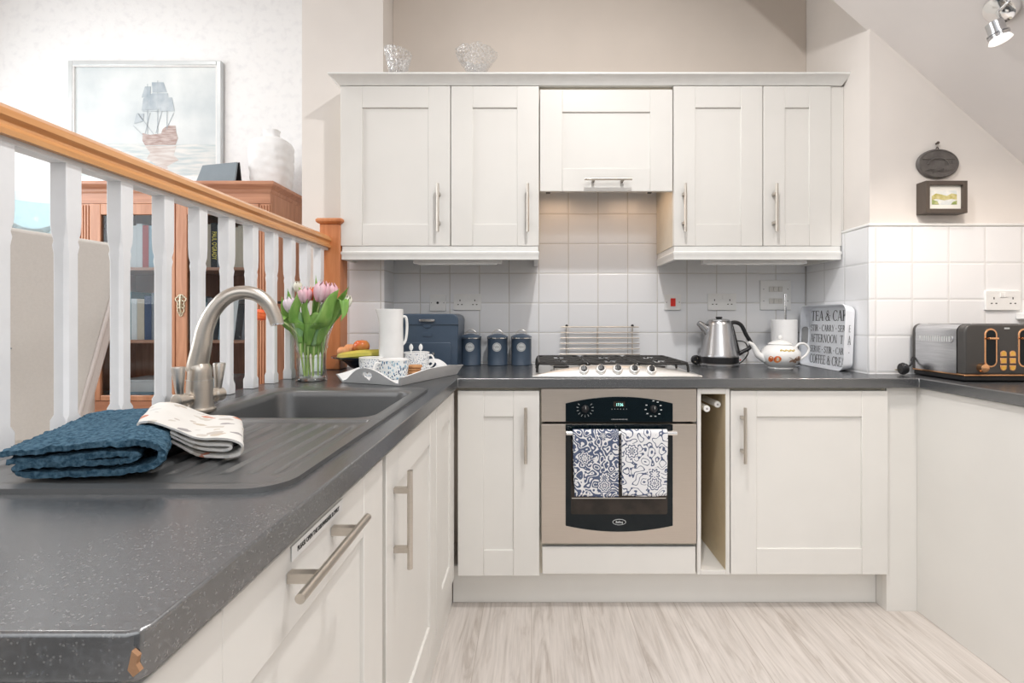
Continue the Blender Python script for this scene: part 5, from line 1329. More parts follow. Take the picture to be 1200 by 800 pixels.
# ================================================================ toaster
tx0, ty0, ty1 = 1.552, 1.742, 1.985; tx1 = tx0+.375; tzb = WT
t = thing('toaster', 'four-slice toaster with brushed steel sides, black front and copper trim', 'toaster', ((tx0+tx1)/2, (ty0+ty1)/2, WT))
bm = BM(); box(bm, tx0+.004, tx1-.004, ty0+.004, ty1-.004, WT+.004, WT+.022); obj('base', bm, M['black'], t, bevel=.004)
bm = BM(); box(bm, tx0+.0005, tx1-.0005, ty0+.0005, ty1-.0005, WT+.022, WT+.028); obj('copper_band', bm, M['copper'], t, bevel=.002)
TTZ = WT+.208
P = [(-.1875, 0), (.1875, 0)]+[(.1875-.028+.028*math.cos(PI/2*k/8), .18-.028+.028*math.sin(PI/2*k/8)) for k in range(9)]+[(-.1875+.028-.028*math.sin(PI/2*k/8), .18-.028+.028*math.cos(PI/2*k/8)) for k in range(9)]
T = frame(((tx0+tx1)/2, ty0, WT+.028), (1, 0, 0), (0, 0, 1))
obj('front_panel', prism(BM(), P, -.035, 0, T), M['anthra'], t, bevel=.006, seg=3)
obj('side_shell', prism(BM(), P, -.225, -.0355, T), M['ttsteel'], t)
obj('back_panel', prism(BM(), P, -.243, -.2255, T), M['anthra'], t, bevel=.004)
bm = BM()
for k in range(4):
    x = tx0+.055+k*.088; box(bm, x-.014, x+.014, ty0+.055, ty1-.03, TTZ-.0005, TTZ+.0008)
obj('bread_slots', bm, M['black'], t)
# side vents: a rounded recess of ribs
TS = frame((tx0, (ty0+ty1)/2+.01, Z(396.5, 1.86)), (0, -1, 0), (0, 0, 1)); 
vn = obj('vent_frame', prism(BM(), rrect(.165, .030, .0149, 6), 0, .0018, TS), M['ttsteel'], t, bevel=.0008)
bm = BM()
for k in range(14): prism(bm, rrect(.0045, .020, .002, 2, -.0675+k*.0104, 0), .0018, .0024, TS)
obj('vent_slots', bm, M['light_print'], vn)
TFt = lambda px, py, dy=0: Vector((X(px, ty0), ty0-dy, Z(py, ty0)))
def stadium(w, h, n=10): return rrect(w, h, w/2-.0001, n)
for cx_ in (1161, 1200.5):
    c = TFt(cx_, 407.5); T = frame(c, (1, 0, 0), (0, 0, 1))
    sl = obj('lever_slot', prism(BM(), stadium(.0465, .140), -.001, .0012, T), M['copper'], t, bevel=.001)
    obj('slot_recess', prism(BM(), stadium(.035, .128), .0012, .0016, T), M['glassblack'], sl)
    obj('lever', box(BM(), c.x-.016, c.x+.016, ty0-.016, ty0-.0012, c.z+.030, c.z+.038), M['copper'], t, bevel=.002)
for i in range(2):
    for j in range(3):
        c = TFt(1175.3+10.8*i, 414.0+8.5*j); T = frame(c, (1, 0, 0), (0, 0, 1))
        w_, h_ = .023, .021
        if j == 0: P = [(-w_/2, -h_/2), (w_/2, -h_/2)]+[(w_/2*math.cos(a), .000+h_/2*math.sin(a)) for a in [PI*k/8 for k in range(9)]]
        elif j == 2: P = [(w_/2, h_/2), (-w_/2, h_/2)]+[(-w_/2*math.cos(a), -h_/2*math.sin(a)) for a in [PI*k/8 for k in range(9)]]
        else: P = [(-w_/2, -h_/2), (w_/2, -h_/2), (w_/2, h_/2), (-w_/2, h_/2)]
        b = obj('button', prism(BM(), P, 0, .003, T), M['copper'], t, bevel=.0008)
        obj('button_light', prism(BM(), [(p[0]*.68, p[1]*.68) for p in P], .003, .0034, T), M['amber'], b)
for px in (1149.5, 1212):
    c = TFt(px, 430.8)
    b = obj('browning_dial', tube(BM(), [c, c+Vector((0, -.010, 0)), c+Vector((0, -.018, 0)), c+Vector((0, -.0195, 0))], [.0165, .0155, .0145, .012], 28), M['copper'], t)
obj('front_mark', prism(BM(), rrect(.019, .0055, .001, 2), 0, .0006, frame(TFt(1180, 384.6), (1, 0, 0), (0, 0, 1))), M['light_print'], t)
t = thing('plug', 'black mains plug and lead behind the left side of the toaster', 'plug', (1.52, 1.97, WT))
c = Vector((X(1057, 1.97), 1.965, WT+.026))
bm = BM(); tube(bm, [c+Vector((-.012, 0, 0)), c, c+Vector((.016, .0, 0))], [.021, .025, .019], 20, sx=.8); obj('plug_body', bm, M['black'], t, bevel=.002)
bm = BM(); tube(bm, cr([c+Vector((.012, 0, .004)), c+Vector((.035, .002, .018)), c+Vector((.048, .012, .045)), c+Vector((.052, .024, .03))], 5), .0035, 8); obj('lead', bm, M['black'], t)
bm = BM(); box(bm, c.x-.030, c.x-.010, c.y-.004, c.y+.004, c.z-.006, c.z-.002); obj('pin', bm, M['brass'], t)

# ================================================================ sockets and switches
def plate(name, cat, label, px0, px1, py0, py1, yw, kind, tm='whiteP'):
    x0, x1, z0, z1 = X(px0, yw), X(px1, yw), Z(py1, yw), Z(py0, yw); c = Vector(((x0+x1)/2, yw, (z0+z1)/2))
    t = thing(name, label, cat, (c.x, yw, z0)); T = frame(c, (1, 0, 0), (0, 0, 1)); w, h = x1-x0, z1-z0
    obj('face_plate', prism(BM(), rrect(w, h, .004, 3), 0, .009, T), M[tm], t, bevel=.0015)
    def rect(u, v, a, b, n0, n1, m, nm='rocker'): return obj(nm, prism(BM(), rrect(a, b, .0008, 1, u, v), n0, n1, T), M[m], t, bevel=.0005)
    if kind == 'double':
        for s in (-1, 1):
            u = s*w*.27
            bm = BM()
            prism(bm, rrect(.0045, .009, .0005, 1, u, .009), .009, .0093, T)
            prism(bm, rrect(.0075, .0045, .0005, 1, u-.0095, -.012), .009, .0093, T); prism(bm, rrect(.0075, .0045, .0005, 1, u+.0095, -.012), .009, .0093, T)
            obj('pin_holes', bm, M['black'], t)
            rect(s*.0085, h*.27, .013, .018, .009, .012, 'whiteG')
    if kind == 'coax':
        obj('coax_hole', prism(BM(), [(.0065*math.cos(2*PI*k/16), .0065*math.sin(2*PI*k/16)) for k in range(16)], .009, .0094, T), M['black'], t)
    if kind == 'cooker':
        rect(0, 0, .024, .040, .009, .014, 'red')
    if kind in ('coax', 'cooker', 'grid'):
        for s in (-1, 1):
            for vv_ in ((0,) if kind != 'grid' else (.030, -.030)):
                obj('screw', prism(BM(), [(s*(w*.39)+.0028*math.cos(2*PI*k/12), vv_+.0028*math.sin(2*PI*k/12)) for k in range(12)], .009, .0094, T), M['grey_print'], t)
    if kind == 'grid':
        for vv_ in (.030, -.030):
            for k in (-1, 0, 1): rect(k*.0235, vv_, .021, .026, .009, .0125, 'paperS')
M['paperS'] = pbr('cream_rocker', (.66, .64, .60), .4)
yt = YW-.008
plate('aerial_socket', 'socket', 'white square aerial socket left of the double socket above the bread bin', 504, 522.5, 345, 364.5, yt, 'coax')
plate('double_socket', 'socket', 'white double socket above the dark blue canisters', 532, 564, 344.5, 363.5, yt, 'double')
plate('cooker_switch', 'switch', 'white cooker switch with a red rocker right of the hob', 778.5, 797.5, 345, 363.3, yt, 'cooker')
plate('double_socket', 'socket', 'white double socket above the kettle', 829, 862, 343.8, 363.5, yt, 'double')
plate('grid_switch', 'switch', 'large white grid switch plate with six rockers above the teapot', 890, 926, 328.5, 363, yt, 'grid')
plate('double_socket', 'socket', 'white double socket on the right wall above the toaster', 1153, 1194, 340.5, 363.5, YF-.008, 'double', 'whiteG')

# ================================================================ things on the right wall
yq = YF
c = Vector((X(1099.8, yq-.012), yq-.0005, Z(191.5, yq-.012)))
t = thing('wall_plaque', 'oval dark slate relief plaque hanging above the small framed picture', 'plaque', c); T = frame(c, (1, 0, 0), (0, 0, 1))
rx, ry = .0865, .0605
E = lambda a, b, n=48, cx=0, cy=0: [(cx+a*math.cos(2*PI*k/n), cy+b*math.sin(2*PI*k/n)) for k in range(n)]
obj('plaque_body', prism(BM(), E(rx, ry), 0, .012, T), M['slate'], t, bevel=.003)
def ringp(bm, a, b, w, n0, n1, T, a0=0, a1=2*PI, n=48, cx=0, cy=0):
    full = abs(a1-a0-2*PI) < 1e-6
    P = [T @ Vector((cx+(a)*math.cos(a0+(a1-a0)*k/n), cy+(b)*math.sin(a0+(a1-a0)*k/n), n1)) for k in range(n if full else n+1)]
    tube(bm, P, w, 8, loop=full)
bm = BM(); ringp(bm, rx-.006, ry-.006, .0022, 0, .012, T); obj('raised_rim', bm, M['slate'], t)
bm = BM(); ringp(bm, .042, .030, .0032, 0, .013, T, .1, PI-.1, 24, -.002, -.008); obj('bridge_arch', bm, M['slate'], t)
bm = BM(); 
for q in range(5): tube(bm, cr([T @ Vector((-.060+.012*q, -.030+.0035*q*(-1)**q, .012)), T @ Vector((-.02, -.024-.003*q, .013)), T @ Vector((.02, -.036+.004*q, .012)), T @ Vector((.062-.01*q, -.022-.002*q, .012))], 5), .0016, 6)
tube(bm, [T @ Vector((-.066, .018, .013)), T @ Vector((.066, .018, .013))], .0026, 6)
obj('relief_lines', bm, M['slate'], t)
bm = BM()
for q in range(10): prism(bm, rrect(.008, .0045, .0008, 1, .030+.0095*(q % 4), .010-.0075*(q//4)), .011, .0135, T)
obj('relief_stones', bm, M['slate'], t)
bm = BM(); hk = Vector((c.x, yq-.006, c.z+ry)); tube(bm, cr([hk+Vector((-.007, 0, -.004)), hk+Vector((0, 0, .010)), hk+Vector((.007, 0, -.004))], 5), .0022, 8); obj('hanging_loop', bm, M['slate'], t)
t = thing('picture_hook', 'small dark hook above the oval plaque', 'hook', (c.x, yq, c.z+ry+.010))
bm = BM(); tube(bm, [(c.x, yq-.001, c.z+ry+.024), (c.x, yq-.012, c.z+ry+.026)], [.0045, .0055], 12); obj('hook_head', bm, M['dkframe'], t)
bm = BM(); tube(bm, [(c.x, yq-.006, c.z+ry+.022), (c.x-.003, yq-.008, c.z+ry+.010)], .0025, 8); obj('hook_shank', bm, M['steel'], t)
yf_ = yq-.050; px0, px1, py0, py1 = 1085, 1134, 211.5, 249.3
x0, x1, z0, z1 = X(px0, yf_), X(px1, yf_), Z(py1, yf_), Z(py0, yf_)
t = thing('framed_picture', 'small landscape picture in a deep dark box frame under the oval plaque', 'picture', ((x0+x1)/2, yq-.02, z0)); T = frame(((x0+x1)/2, yf_, (z0+z1)/2), (1, 0, 0), (0, 0, 1)); w, h = x1-x0, z1-z0
bm = BM(); fw = .017
box(bm, -w/2, -w/2+fw, -h/2, h/2, -.0495, 0, T); box(bm, w/2-fw, w/2, -h/2, h/2, -.0495, 0, T); box(bm, -w/2+fw, w/2-fw, h/2-fw, h/2, -.0495, 0, T); box(bm, -w/2+fw, w/2-fw, -h/2, -h/2+fw, -.0495, 0, T)
obj('box_frame', bm, M['dkframe'], t, bevel=.001)
obj('mount', box(BM(), -w/2+fw-.001, w/2-fw+.001, -h/2+fw-.001, h/2-fw+.001, -.020, -.012, T), M['mount'], t)
def paint(name, poly, m, T, par, n0=-.012, th=.0003): return obj(name, prism(BM(), poly, n0, n0+th, T), m, par)
M['pa1'] = pbr('painted_sky', (.62, .66, .66), .8, col2=(.80, .80, .76), scale=40)
M['pa2'] = pbr('painted_hills', (.45, .40, .12), .8, col2=(.62, .56, .30), scale=60)
M['pa3'] = pbr('painted_green', (.25, .32, .10), .8, col2=(.5, .5, .25), scale=60)
pw, ph = .051, .029
p0 = paint('painting', [(-pw, -ph-.001), (pw, -ph-.001), (pw, ph-.001), (-pw, ph-.001)], M['pa1'], T, t)
paint('painted_hills', [(-pw, -.010), (-.03, -.006), (0, -.012), (.03, -.006), (pw, -.010), (pw, .012), (.03, .016), (.01, .006), (-.012, .012), (-.034, .016), (-pw, .006)], M['pa2'], T, p0, -.0115)
paint('painted_bushes', [(-pw, -ph), (-.022, -ph), (-.028, -.016), (-pw, -.008)], M['pa3'], T, p0, -.0112)
paint('painted_bushes', [(.026, -ph), (pw, -ph), (pw, -.012), (.034, -.018)], M['pa3'], T, p0, -.0112)

# ================================================================ spotlight on the slope
sn = Vector((-.663, 0, -.749)).normalized()       # normal of the sloping ceiling, into the room
q0 = Vector((1.578, 1.63, 3.578-.884*1.578))
t = thing('ceiling_spotlight', 'chrome swivel spotlight fixed on the sloping ceiling at top right', 'spotlight', q0)
obj('base_disc', tube(BM(), [q0-sn*.002, q0+sn*.006, q0+sn*.020, q0+sn*.026], [.052, .052, .047, .030], 40), M['chrome'], t)
a = q0+sn*.028; b = at(1173.5, 25, 1.50)
obj('arm', tube(BM(), [a, a.lerp(b, .4), b], .0058, 14), M['chrome'], t)
ax = (at(1174, 50, 1.492)-at(1165, 26, 1.50)); ax.normalize(); hc = at(1165, 27, 1.50)
hd = obj('lamp_head', tube(BM(), [hc-ax*.002, hc, hc+ax*.034, hc+ax*.035, hc+ax*.037, hc+ax*.039, hc+ax*.041, hc+ax*.043, hc+ax*.045, hc+ax*.050], [.018, .022, .022, .027, .027, .024, .027, .027, .025, .025], 36), M['headm'], t)
obj('lamp_glass', tube(BM(), [hc+ax*.050, hc+ax*.060, hc+ax*.063], [.024, .029, .024], 36), M['lens'], hd)
SPOT_AT = hc+ax*.075; SPOT_AX = ax

# ================================================================ crystal on the cornice
def fineprof(P, d=.006):
    out = []
    for a, b in zip(P, P[1:]):
        k = max(1, int(math.hypot(b[0]-a[0], b[1]-a[1])/d))
        out += [(a[0]+(b[0]-a[0])*i/k, a[1]+(b[1]-a[1])*i/k) for i in range(k)]
    return out+[P[-1]]
def crystal(name, px, py_top, Y, prof, f, label, cat, seg=96):
    CRZ = UPZ1+.0414
    c = (X(px, Y), Y, CRZ)
    bm = BM(); zs = .92 if 'vase' in name else .84
    lathe(bm, [(r, z) for r, z in fineprof([(r, z*zs) for r, z in prof])], c, seg, f=f)
    tag(obj(name, bm, M['cutglass'], norm=True), label, cat); return c
Yc = YU+.0
def f1(a, r, z):
    k = 1+.05*math.sin(a*10+z*110)*math.sin(a*10-z*110)*(r > .03)
    return Vector((r*k*math.cos(a), r*k*math.sin(a), z+(-.012*(z/.115)**3*math.cos(a) if z > .05 else 0)))
crystal('crystal_vase', 466.5, 54, 2.172, [(.001, 0), (.037, 0), (.039, .004), (.043, .03), (.052, .08), (.062, .115), (.059, .1152), (.048, .08), (.039, .03), (.034, .016), (.001, .014)], f1, 'small flared cut crystal vase on top of the cupboards at the left', 'vase')
def f2(a, r, z):
    k = 1+.05*math.cos(a*5)*min(1, z/.1)+.045*math.sin(a*11+z*110)*math.sin(a*11-z*110)*(r > .03)
    return Vector((r*k*math.cos(a), r*k*math.sin(a), z+.006*math.cos(a*9)*sst(.07, .12, z)))
crystal('crystal_bowl', 558, 54, 2.172, [(.001, 0), (.036, 0), (.038, .004), (.043, .02), (.060, .055), (.082, .09), (.094, .118), (.091, .119), (.077, .09), (.055, .056), (.038, .022), (.001, .014)], f2, 'wavy-rimmed cut crystal bowl on top of the cupboards', 'bowl', 96)
# ================================================================ balustrade
RXc = -.922
t = thing('balustrade', 'white baluster railing with a varnished pine handrail beside the sink', 'railing', (RXc, 1.2, WT))
hp = [(-.030, 0), (.030, 0), (.031, .010), (.024, .018), (.024, .024), (.031, .032), (.030, .044), (.020, .054), (0, .058), (-.020, .054), (-.030, .044), (-.031, .032), (-.024, .024), (-.024, .018), (-.031, .010)]
HZ = 1.452
TH = frame((RXc, -.4, HZ), (1, 0, 0), (0, 0, 1))
T = Matrix(((1, 0, 0, RXc), (0, 0, 1, -.4), (0, 1, 0, HZ), (0, 0, 0, 1)))
obj('handrail', prism(BM(), hp, 0, 2.575, T), M['pine'], t)
bm = BM(); box(bm, RXc-.017, RXc+.017, -.4, 2.165, HZ-.010, HZ); obj('fillet_strip', bm, M['satinW'], t)
def oct_ring(h, c, z):                 # square of half-width h with corner chamfer c
    return [Vector((x, y, z)) for x, y in ((h, -h+c), (h, h-c), (h-c, h), (-h+c, h), (-h, h-c), (-h, -h+c), (-h+c, -h), (h-c, -h))]
b0 = None
ys = [.963-.1262*k for k in range(1, 8)][::-1]+[.963+.1270*k for k in range(10)]
for y in ys:
    if b0 is None:
        h = .0165; zt = HZ-.010; R_ = []
        for (z, hh_, c_) in ((WT+.001, h, .001), (WT+.03, h, .001), (WT+.04, h*.92, .006), (zt-.175, h*.92, .006), (zt-.160, h*.97, .0045), (zt-.15, h*.90, .005), (zt-.135, h, .003), (zt-.11, h, .001), (zt, h, .001)):
            R_.append([p+Vector((RXc, y, 0)) for p in oct_ring(hh_, c_, z)])
        b0 = obj('baluster', rings(bm := BM(), R_) and bm, M['satinW'], t, bevel=.001)
        y00 = y
    else:
        c = b0.copy(); COL.objects.link(c); c.parent = t; c.location = (0, y-y00, 0)
bm = BM(); ny0 = 2.165; nx0, nx1 = -.945, -.853; nzt = Z(262, ny0)
box(bm, nx0, nx1, ny0, ny0+.09, WT+.001, nzt)
n_ = obj('newel_post', bm, M['pineZ'], t, bevel=.004)
bm = BM(); cxn, cyn = (nx0+nx1)/2, ny0+.045
rings(bm, [[Vector((p[0], p[1], z)) for p in rrect(.092+2*g, .09+2*g, .006, 2, cxn, cyn)] for (g, z) in ((0, nzt), (.008, nzt+.003), (.014, nzt+.010), (.014, nzt+.018), (.008, nzt+.024), (-.012, nzt+.028))])
obj('newel_cap', bm, M['pineZ'], n_)

# ================================================================ bookcase in the living room
YB = 2.65; FL = .48
bX = lambda px: X(px, YB)
bz1 = Z(213.5, YB)
cx0, cx1 = bX(92), bX(317)
t = thing('bookcase', 'glass-fronted mahogany bookcase behind the railing', 'bookcase', ((cx0+cx1)/2, 2.85, FL))
D1 = 3.02
bm = BM(); box(bm, cx0, cx0+.02, YB+.02, D1, FL, bz1-.06); box(bm, cx1-.02, cx1, YB+.02, D1, FL, bz1-.06); box(bm, cx0+.02, cx1-.02, D1-.01, D1, FL, bz1-.06)
box(bm, cx0+.02, cx1-.02, YB+.02, D1-.01, FL, FL+.10); box(bm, cx0+.02, cx1-.02, YB+.02, D1-.01, bz1-.08, bz1-.06)
xm = bX(206); box(bm, xm-.01, xm+.01, YB+.022, D1-.01, FL+.10, bz1-.08)
obj('carcass', bm, M['mahog'], t)
bm = BM(); R_ = []
for (g, z) in ((.0, bz1-.060), (.006, bz1-.052), (.008, bz1-.040), (.020, bz1-.030), (.030, bz1-.022), (.034, bz1-.018), (.034, bz1-.004), (.030, bz1)):
    R_.append([Vector(p) for p in ((cx0-g, YB-g, z), (cx1+g, YB-g, z), (cx1+g, D1, z), (cx0-g, D1, z))])
rings(bm, R_); obj('cornice', bm, M['mahogX'], t)
bm = BM(); box(bm, cx0, cx1, YB-.001, YB+.019, bz1-.115, bz1-.0605); obj('frieze', bm, M['mahogX'], t)
bm = BM(); box(bm, cx0, cx1, YB-.001, YB+.019, FL, Z(470, YB)); obj('bottom_rail', bm, M['mahogX'], t)
for (a, b) in ((92, 105), (304, 317)):
    xa, xb = bX(a), bX(b); bm = BM(); box(bm, xa, xb, YB+.002, YB+.019, Z(470, YB)+.0, bz1-.1155)
    for k in range(4):
        xx = xa+(xb-xa)*(k+.5)/4; box(bm, xx-.0045, xx+.0045, YB-.004, YB+.003, Z(462, YB), bz1-.125)
    obj('fluted_pilaster', bm, M['mahog'], t, bevel=.001)
dz0_, dz1_ = Z(470, YB)+.002, bz1-.117
hndl = None
for (a, b, hs) in ((105.5, 205.5, 0), (206.5, 303.5, 1)):
    xa, xb = bX(a), bX(b); s = .060; bm = BM()
    box(bm, xa, xa+s, YB-.004, YB+.018, dz0_, dz1_); box(bm, xb-s, xb, YB-.004, YB+.018, dz0_, dz1_)
    box(bm, xa+s, xb-s, YB-.004, YB+.018, dz1_-.06, dz1_); box(bm, xa+s, xb-s, YB-.004, YB+.018, dz0_, dz0_+.03)
    d = obj('door', bm, M['mahog'], t, bevel=.003)
    obj('glass', box(BM(), xa+s-.002, xb-s+.002, YB+.006, YB+.009, dz0_+.028, dz1_-.058), M['pane'], d)
    if hs:
        hx_ = bX(213); hz_ = Z(357, YB); bm = BM()
        bits = [(0, .045, .014, .010), (-.016, .030, .013, .012), (.016, .030, .013, .012), (0, .012, .018, .014), (-.010, -.008, .010, .010), (.010, -.008, .010, .010), (0, -.030, .017, .020), (0, -.052, .008, .010)]
        back = BM()
        for (u, v, r1, r2) in bits:
            for k in range(1): 
                Cc = Vector((hx_+u, YB-.006, hz_+v))
                tube(back, [Cc+Vector((r1*math.cos(2*PI*q/14), 0, r2*math.sin(2*PI*q/14))) for q in range(14)], .0038, 6, loop=True)
        tube(back, [(hx_, YB-.008, hz_+.052), (hx_, YB-.010, hz_), (hx_, YB-.008, hz_-.058)], [.004, .006, .004], 8)
        obj('handle', back, M['brass'], d)
shz = [Z(471, 2.70), Z(398, 2.72), Z(314, 2.72)]
for i, z in enumerate(shz):
    for (xa, xb) in ((cx0+.021, xm-.011), (xm+.011, cx1-.021)):
        bm = BM(); box(bm, xa, xb, YB+.03, D1-.012, z-.016, z); obj('shelf', bm, M['mahogX'], t)
# books: each one its own block with pages and boards
def book(x, w, h, d, z, col, label, tilt=0, grp=None, spine=None, yf=None):
    yf = yf or YB+.075
    mname = 'book_%s' % col
    t = thing('book', label, 'book', (x+w/2, yf+d/2, z), group=grp)
    T = Matrix.Translation((x, yf, z)) @ Matrix.Rotation(tilt, 4, 'Y')
    bm = BM(); P = [(0, 0), (0, d), (.002, d), (.002, .004), (w-.002, .004), (w-.002, d), (w, d), (w, 0)]
    a_ = [bm.verts.new(T @ Vector((p[0], p[1], 0))) for p in P]; b_ = [bm.verts.new(T @ Vector((p[0], p[1], h))) for p in P]
    bm.faces.new(a_); bm.faces.new(list(reversed(b_)))
    for i in range(8): bm.faces.new((a_[i], b_[i], b_[(i+1) % 8], a_[(i+1) % 8]))
    o = obj('cover', bm, BK[col], t)
    obj('pages', box(BM(), .0025, w-.0025, .0045, d-.004, .003, h-.004, T), M['mount'], t)
    if spine:
        text('spine_text', spine[0], spine[1], T @ Matrix.Translation((w/2+.002, -.0006, h/2)) @ frame((0, 0, 0), (0, 0, -1), (1, 0, 0)), spine[2], t, sx=.62, bold=.0004)
    return t
cols = {'black': (.02, .02, .022), 'teal': (.05, .22, .26), 'pale_blue': (.35, .48, .55), 'white': (.78, .78, .76), 'cream': (.62, .52, .40), 'red': (.45, .05, .05), 'grey': (.22, .23, .25), 'navy': (.03, .06, .14), 'green': (.08, .18, .12), 'maroon': (.22, .05, .06), 'yellow': (.7, .52, .1), 'brown': (.16, .09, .05)}
BK = {k: pbr('book_'+k, v, .55, scale=40) for k, v in cols.items()}
M['yellow_ink'] = pbr('yellow_ink', (.85, .70, .12), .5)
ordw = ['first', 'second', 'third', 'fourth', 'fifth', 'sixth', 'seventh', 'eighth', 'ninth', 'tenth', 'eleventh', 'twelfth', 'thirteenth', 'fourteenth', 'fifteenth', 'sixteenth']
def row(xa, xb, z, seq, bay, shelf, hmin, hmax, lean_from=99):
    x = xa; k = 0; rnd = random.Random(int(z*1000)+int(xa*10))
    while x < xb-.02 and k < len(seq):
        cfg = seq[k]; col = cfg if isinstance(cfg, str) else cfg[0]
        w = rnd.uniform(.022, .040) if isinstance(cfg, str) else cfg[1]
        h = rnd.uniform(hmin, hmax); sp = None
        if not isinstance(cfg, str) and len(cfg) > 2: sp = cfg[2]; h = .252
        if x+w > xb: break
        tl = 0
        if k >= lean_from: tl = .12; 
        book(x+(.03 if k >= lean_from else 0), w, h, rnd.uniform(.14, .19), z+.0005, col, '%s book, %s from the left on the %s shelf of the %s bay' % (col.replace('_', ' '), ordw[k], shelf, bay), tl if k >= lean_from else 0, '%s shelf books in the %s bay' % (shelf, bay), sp)
        x += w+.0012; k += 1
rb0, rb1 = xm+.014, cx1-.024; lb0, lb1 = cx0+.024, xm-.014
row(rb0, rb1, shz[2], ['maroon', 'grey', ('black', .032), 'cream', ('black', .034, ("PAUL O'GRADY", .036, M['yellow_ink'])), ('grey', .028), 'brown', 'navy', 'cream', ('cream', .03), ('grey', .03), 'white', 'maroon', 'navy'], 'right', 'upper', .215, .25)
row(rb0, rb1, shz[1], ['grey', 'teal', 'pale_blue', 'grey', 'pale_blue', 'teal', 'white', 'black', 'grey', 'black', 'white', 'grey', 'navy', 'black'], 'right', 'middle', .20, .27, 4)
row(lb0, lb1, shz[2], ['cream', 'white', 'maroon', 'white', 'grey', 'red', 'white', 'white', 'red', 'pale_blue', 'white', 'maroon', 'white', 'grey'], 'left', 'upper', .20, .25)
row(lb0, lb1, shz[1], ['white', 'cream', 'white', 'pale_blue', 'white', 'teal', 'white', 'cream', 'navy', 'grey', 'pale_blue', 'navy', 'white', 'grey'], 'left', 'middle', .22, .28)
# boxes and flat albums on the bottom shelf
def flat_box(x0, x1, z0, z1, col, label, cat='box', name='storage_box', word=None):
    t = thing(name, label, cat, ((x0+x1)/2, 2.80, z0), group='boxes and albums on the bottom shelf')
    obj('box_body', bx(x0, x1, YB+.07, YB+.29, z0, z1-.012), BK[col], t, bevel=.002)
    obj('lid', bx(x0-.001, x1+.001, YB+.069, YB+.291, z1-.0115, z1), BK[col], t, bevel=.002)
    if word: text('box_word', word, .05, frame(((x0+x1)/2, YB+.0685, (z0+z1)/2), (1, 0, 0), (0, 0, 1)), BK['navy'], t, bold=.001)
zf = shz[0]+.0005
flat_box(lb0+.01, lb1-.01, zf, zf+.022, 'yellow', 'flat yellow album lying lowest on the left bottom shelf', 'album', 'photo_album')
flat_box(lb0+.02, lb1-.03, zf+.0225, zf+.052, 'pale_blue', 'flat pale blue album lying on the yellow one', 'album', 'photo_album')
flat_box(lb0+.12, lb1-.10, zf+.0525, zf+.12, 'white', 'white box standing on the pale blue album')
flat_box(rb0+.10, rb0+.21, zf, zf+.13, 'white', 'white box with blue letters on the right bottom shelf', word='JC')
flat_box(rb0+.25, rb0+.36, zf, zf+.06, 'red', 'low red box at the right end of the bottom shelf')

# things on top of the bookcase
def vf(a, r, z):
    n_ = 3.2; cx_, sx_ = math.cos(a), math.sin(a)
    q = (abs(cx_)**n_+abs(sx_)**n_)**(-1/n_)
    rip = 1+.030*noise.noise(Vector((cx_*4, sx_*4, z*26)))*(z > .02)*(z < .29)+.012*math.sin(z*120+a*3)*(z > .02)*(z < .29)
    return Vector((r*q*cx_*rip, r*.72*q*sx_*rip, z))
vx = X(318.5, 2.86)
bm = BM(); pf = [(.001, 0), (.098, 0), (.104, .01), (.110, .06), (.115, .14), (.118, .22), (.117, .262), (.106, .288), (.080, .306), (.048, .318), (.043, .328), (.043, .352), (.046, .360), (.038, .361), (.034, .35), (.034, .30), (.001, .29)]
PF = []
for (a, b) in zip(pf, pf[1:]):
    k = max(1, int(math.hypot(b[0]-a[0], b[1]-a[1])/.008))
    for i in range(k): PF.append((a[0]+(b[0]-a[0])*i/k, a[1]+(b[1]-a[1])*i/k))
PF.append(pf[-1])
lathe(bm, PF, (vx, 2.86, bz1+.0005), 64, f=vf)
tag(obj('carved_vase', bm, M['plaster']), 'large white carved vase with broad shoulders on the bookcase', 'vase')
t = thing('folding_stand', 'grey folded easel case standing like a tent on the bookcase', 'stand', (X(252, 2.72), 2.75, bz1))
yA = 2.70
a = [at(228, 213, yA), at(274.5, 213, yA), at(278, 189.5, yA+.045), at(237, 193.5, yA+.045)]
for p in a[:2]: p.z = bz1+.001
bm = BM(); n = (a[1]-a[0]).cross(a[3]-a[0]).normalized()*.012
v = [bm.verts.new(p) for p in a]; w = [bm.verts.new(p-n if n.y < 0 else p+n) for p in a]
bm.faces.new(v); bm.faces.new(list(reversed(w)))
for i in range(4): bm.faces.new((v[i], w[i], w[(i+1) % 4], v[(i+1) % 4]))
obj('front_flap', bm, M['cloth_grey'], t, bevel=.003)
b = [a[3]+Vector((.004, .012, 0)), a[2]+Vector((.004, .012, 0)), Vector((X(283.5, yA+.11), yA+.11, bz1+.001)), Vector((X(236, yA+.11), yA+.11, bz1+.001))]
bm = BM(); n = Vector((0, .008, .004)); v = [bm.verts.new(p) for p in b]; w = [bm.verts.new(p+n) for p in b]
bm.faces.new(v); bm.faces.new(list(reversed(w)))
for i in range(4): bm.faces.new((v[i], w[i], w[(i+1) % 4], v[(i+1) % 4]))
obj('back_flap', bm, BK['black'], t, bevel=.002)
bm = BM()
x_ = X(290, 2.74)
tag(obj('paper_pile', bx(X(286, 2.74), X(303, 2.74), 2.70, 2.78, bz1+.001, bz1+.010), M['mount'], bevel=.001), 'thin pile of white cards beside the carved vase', 'paper')

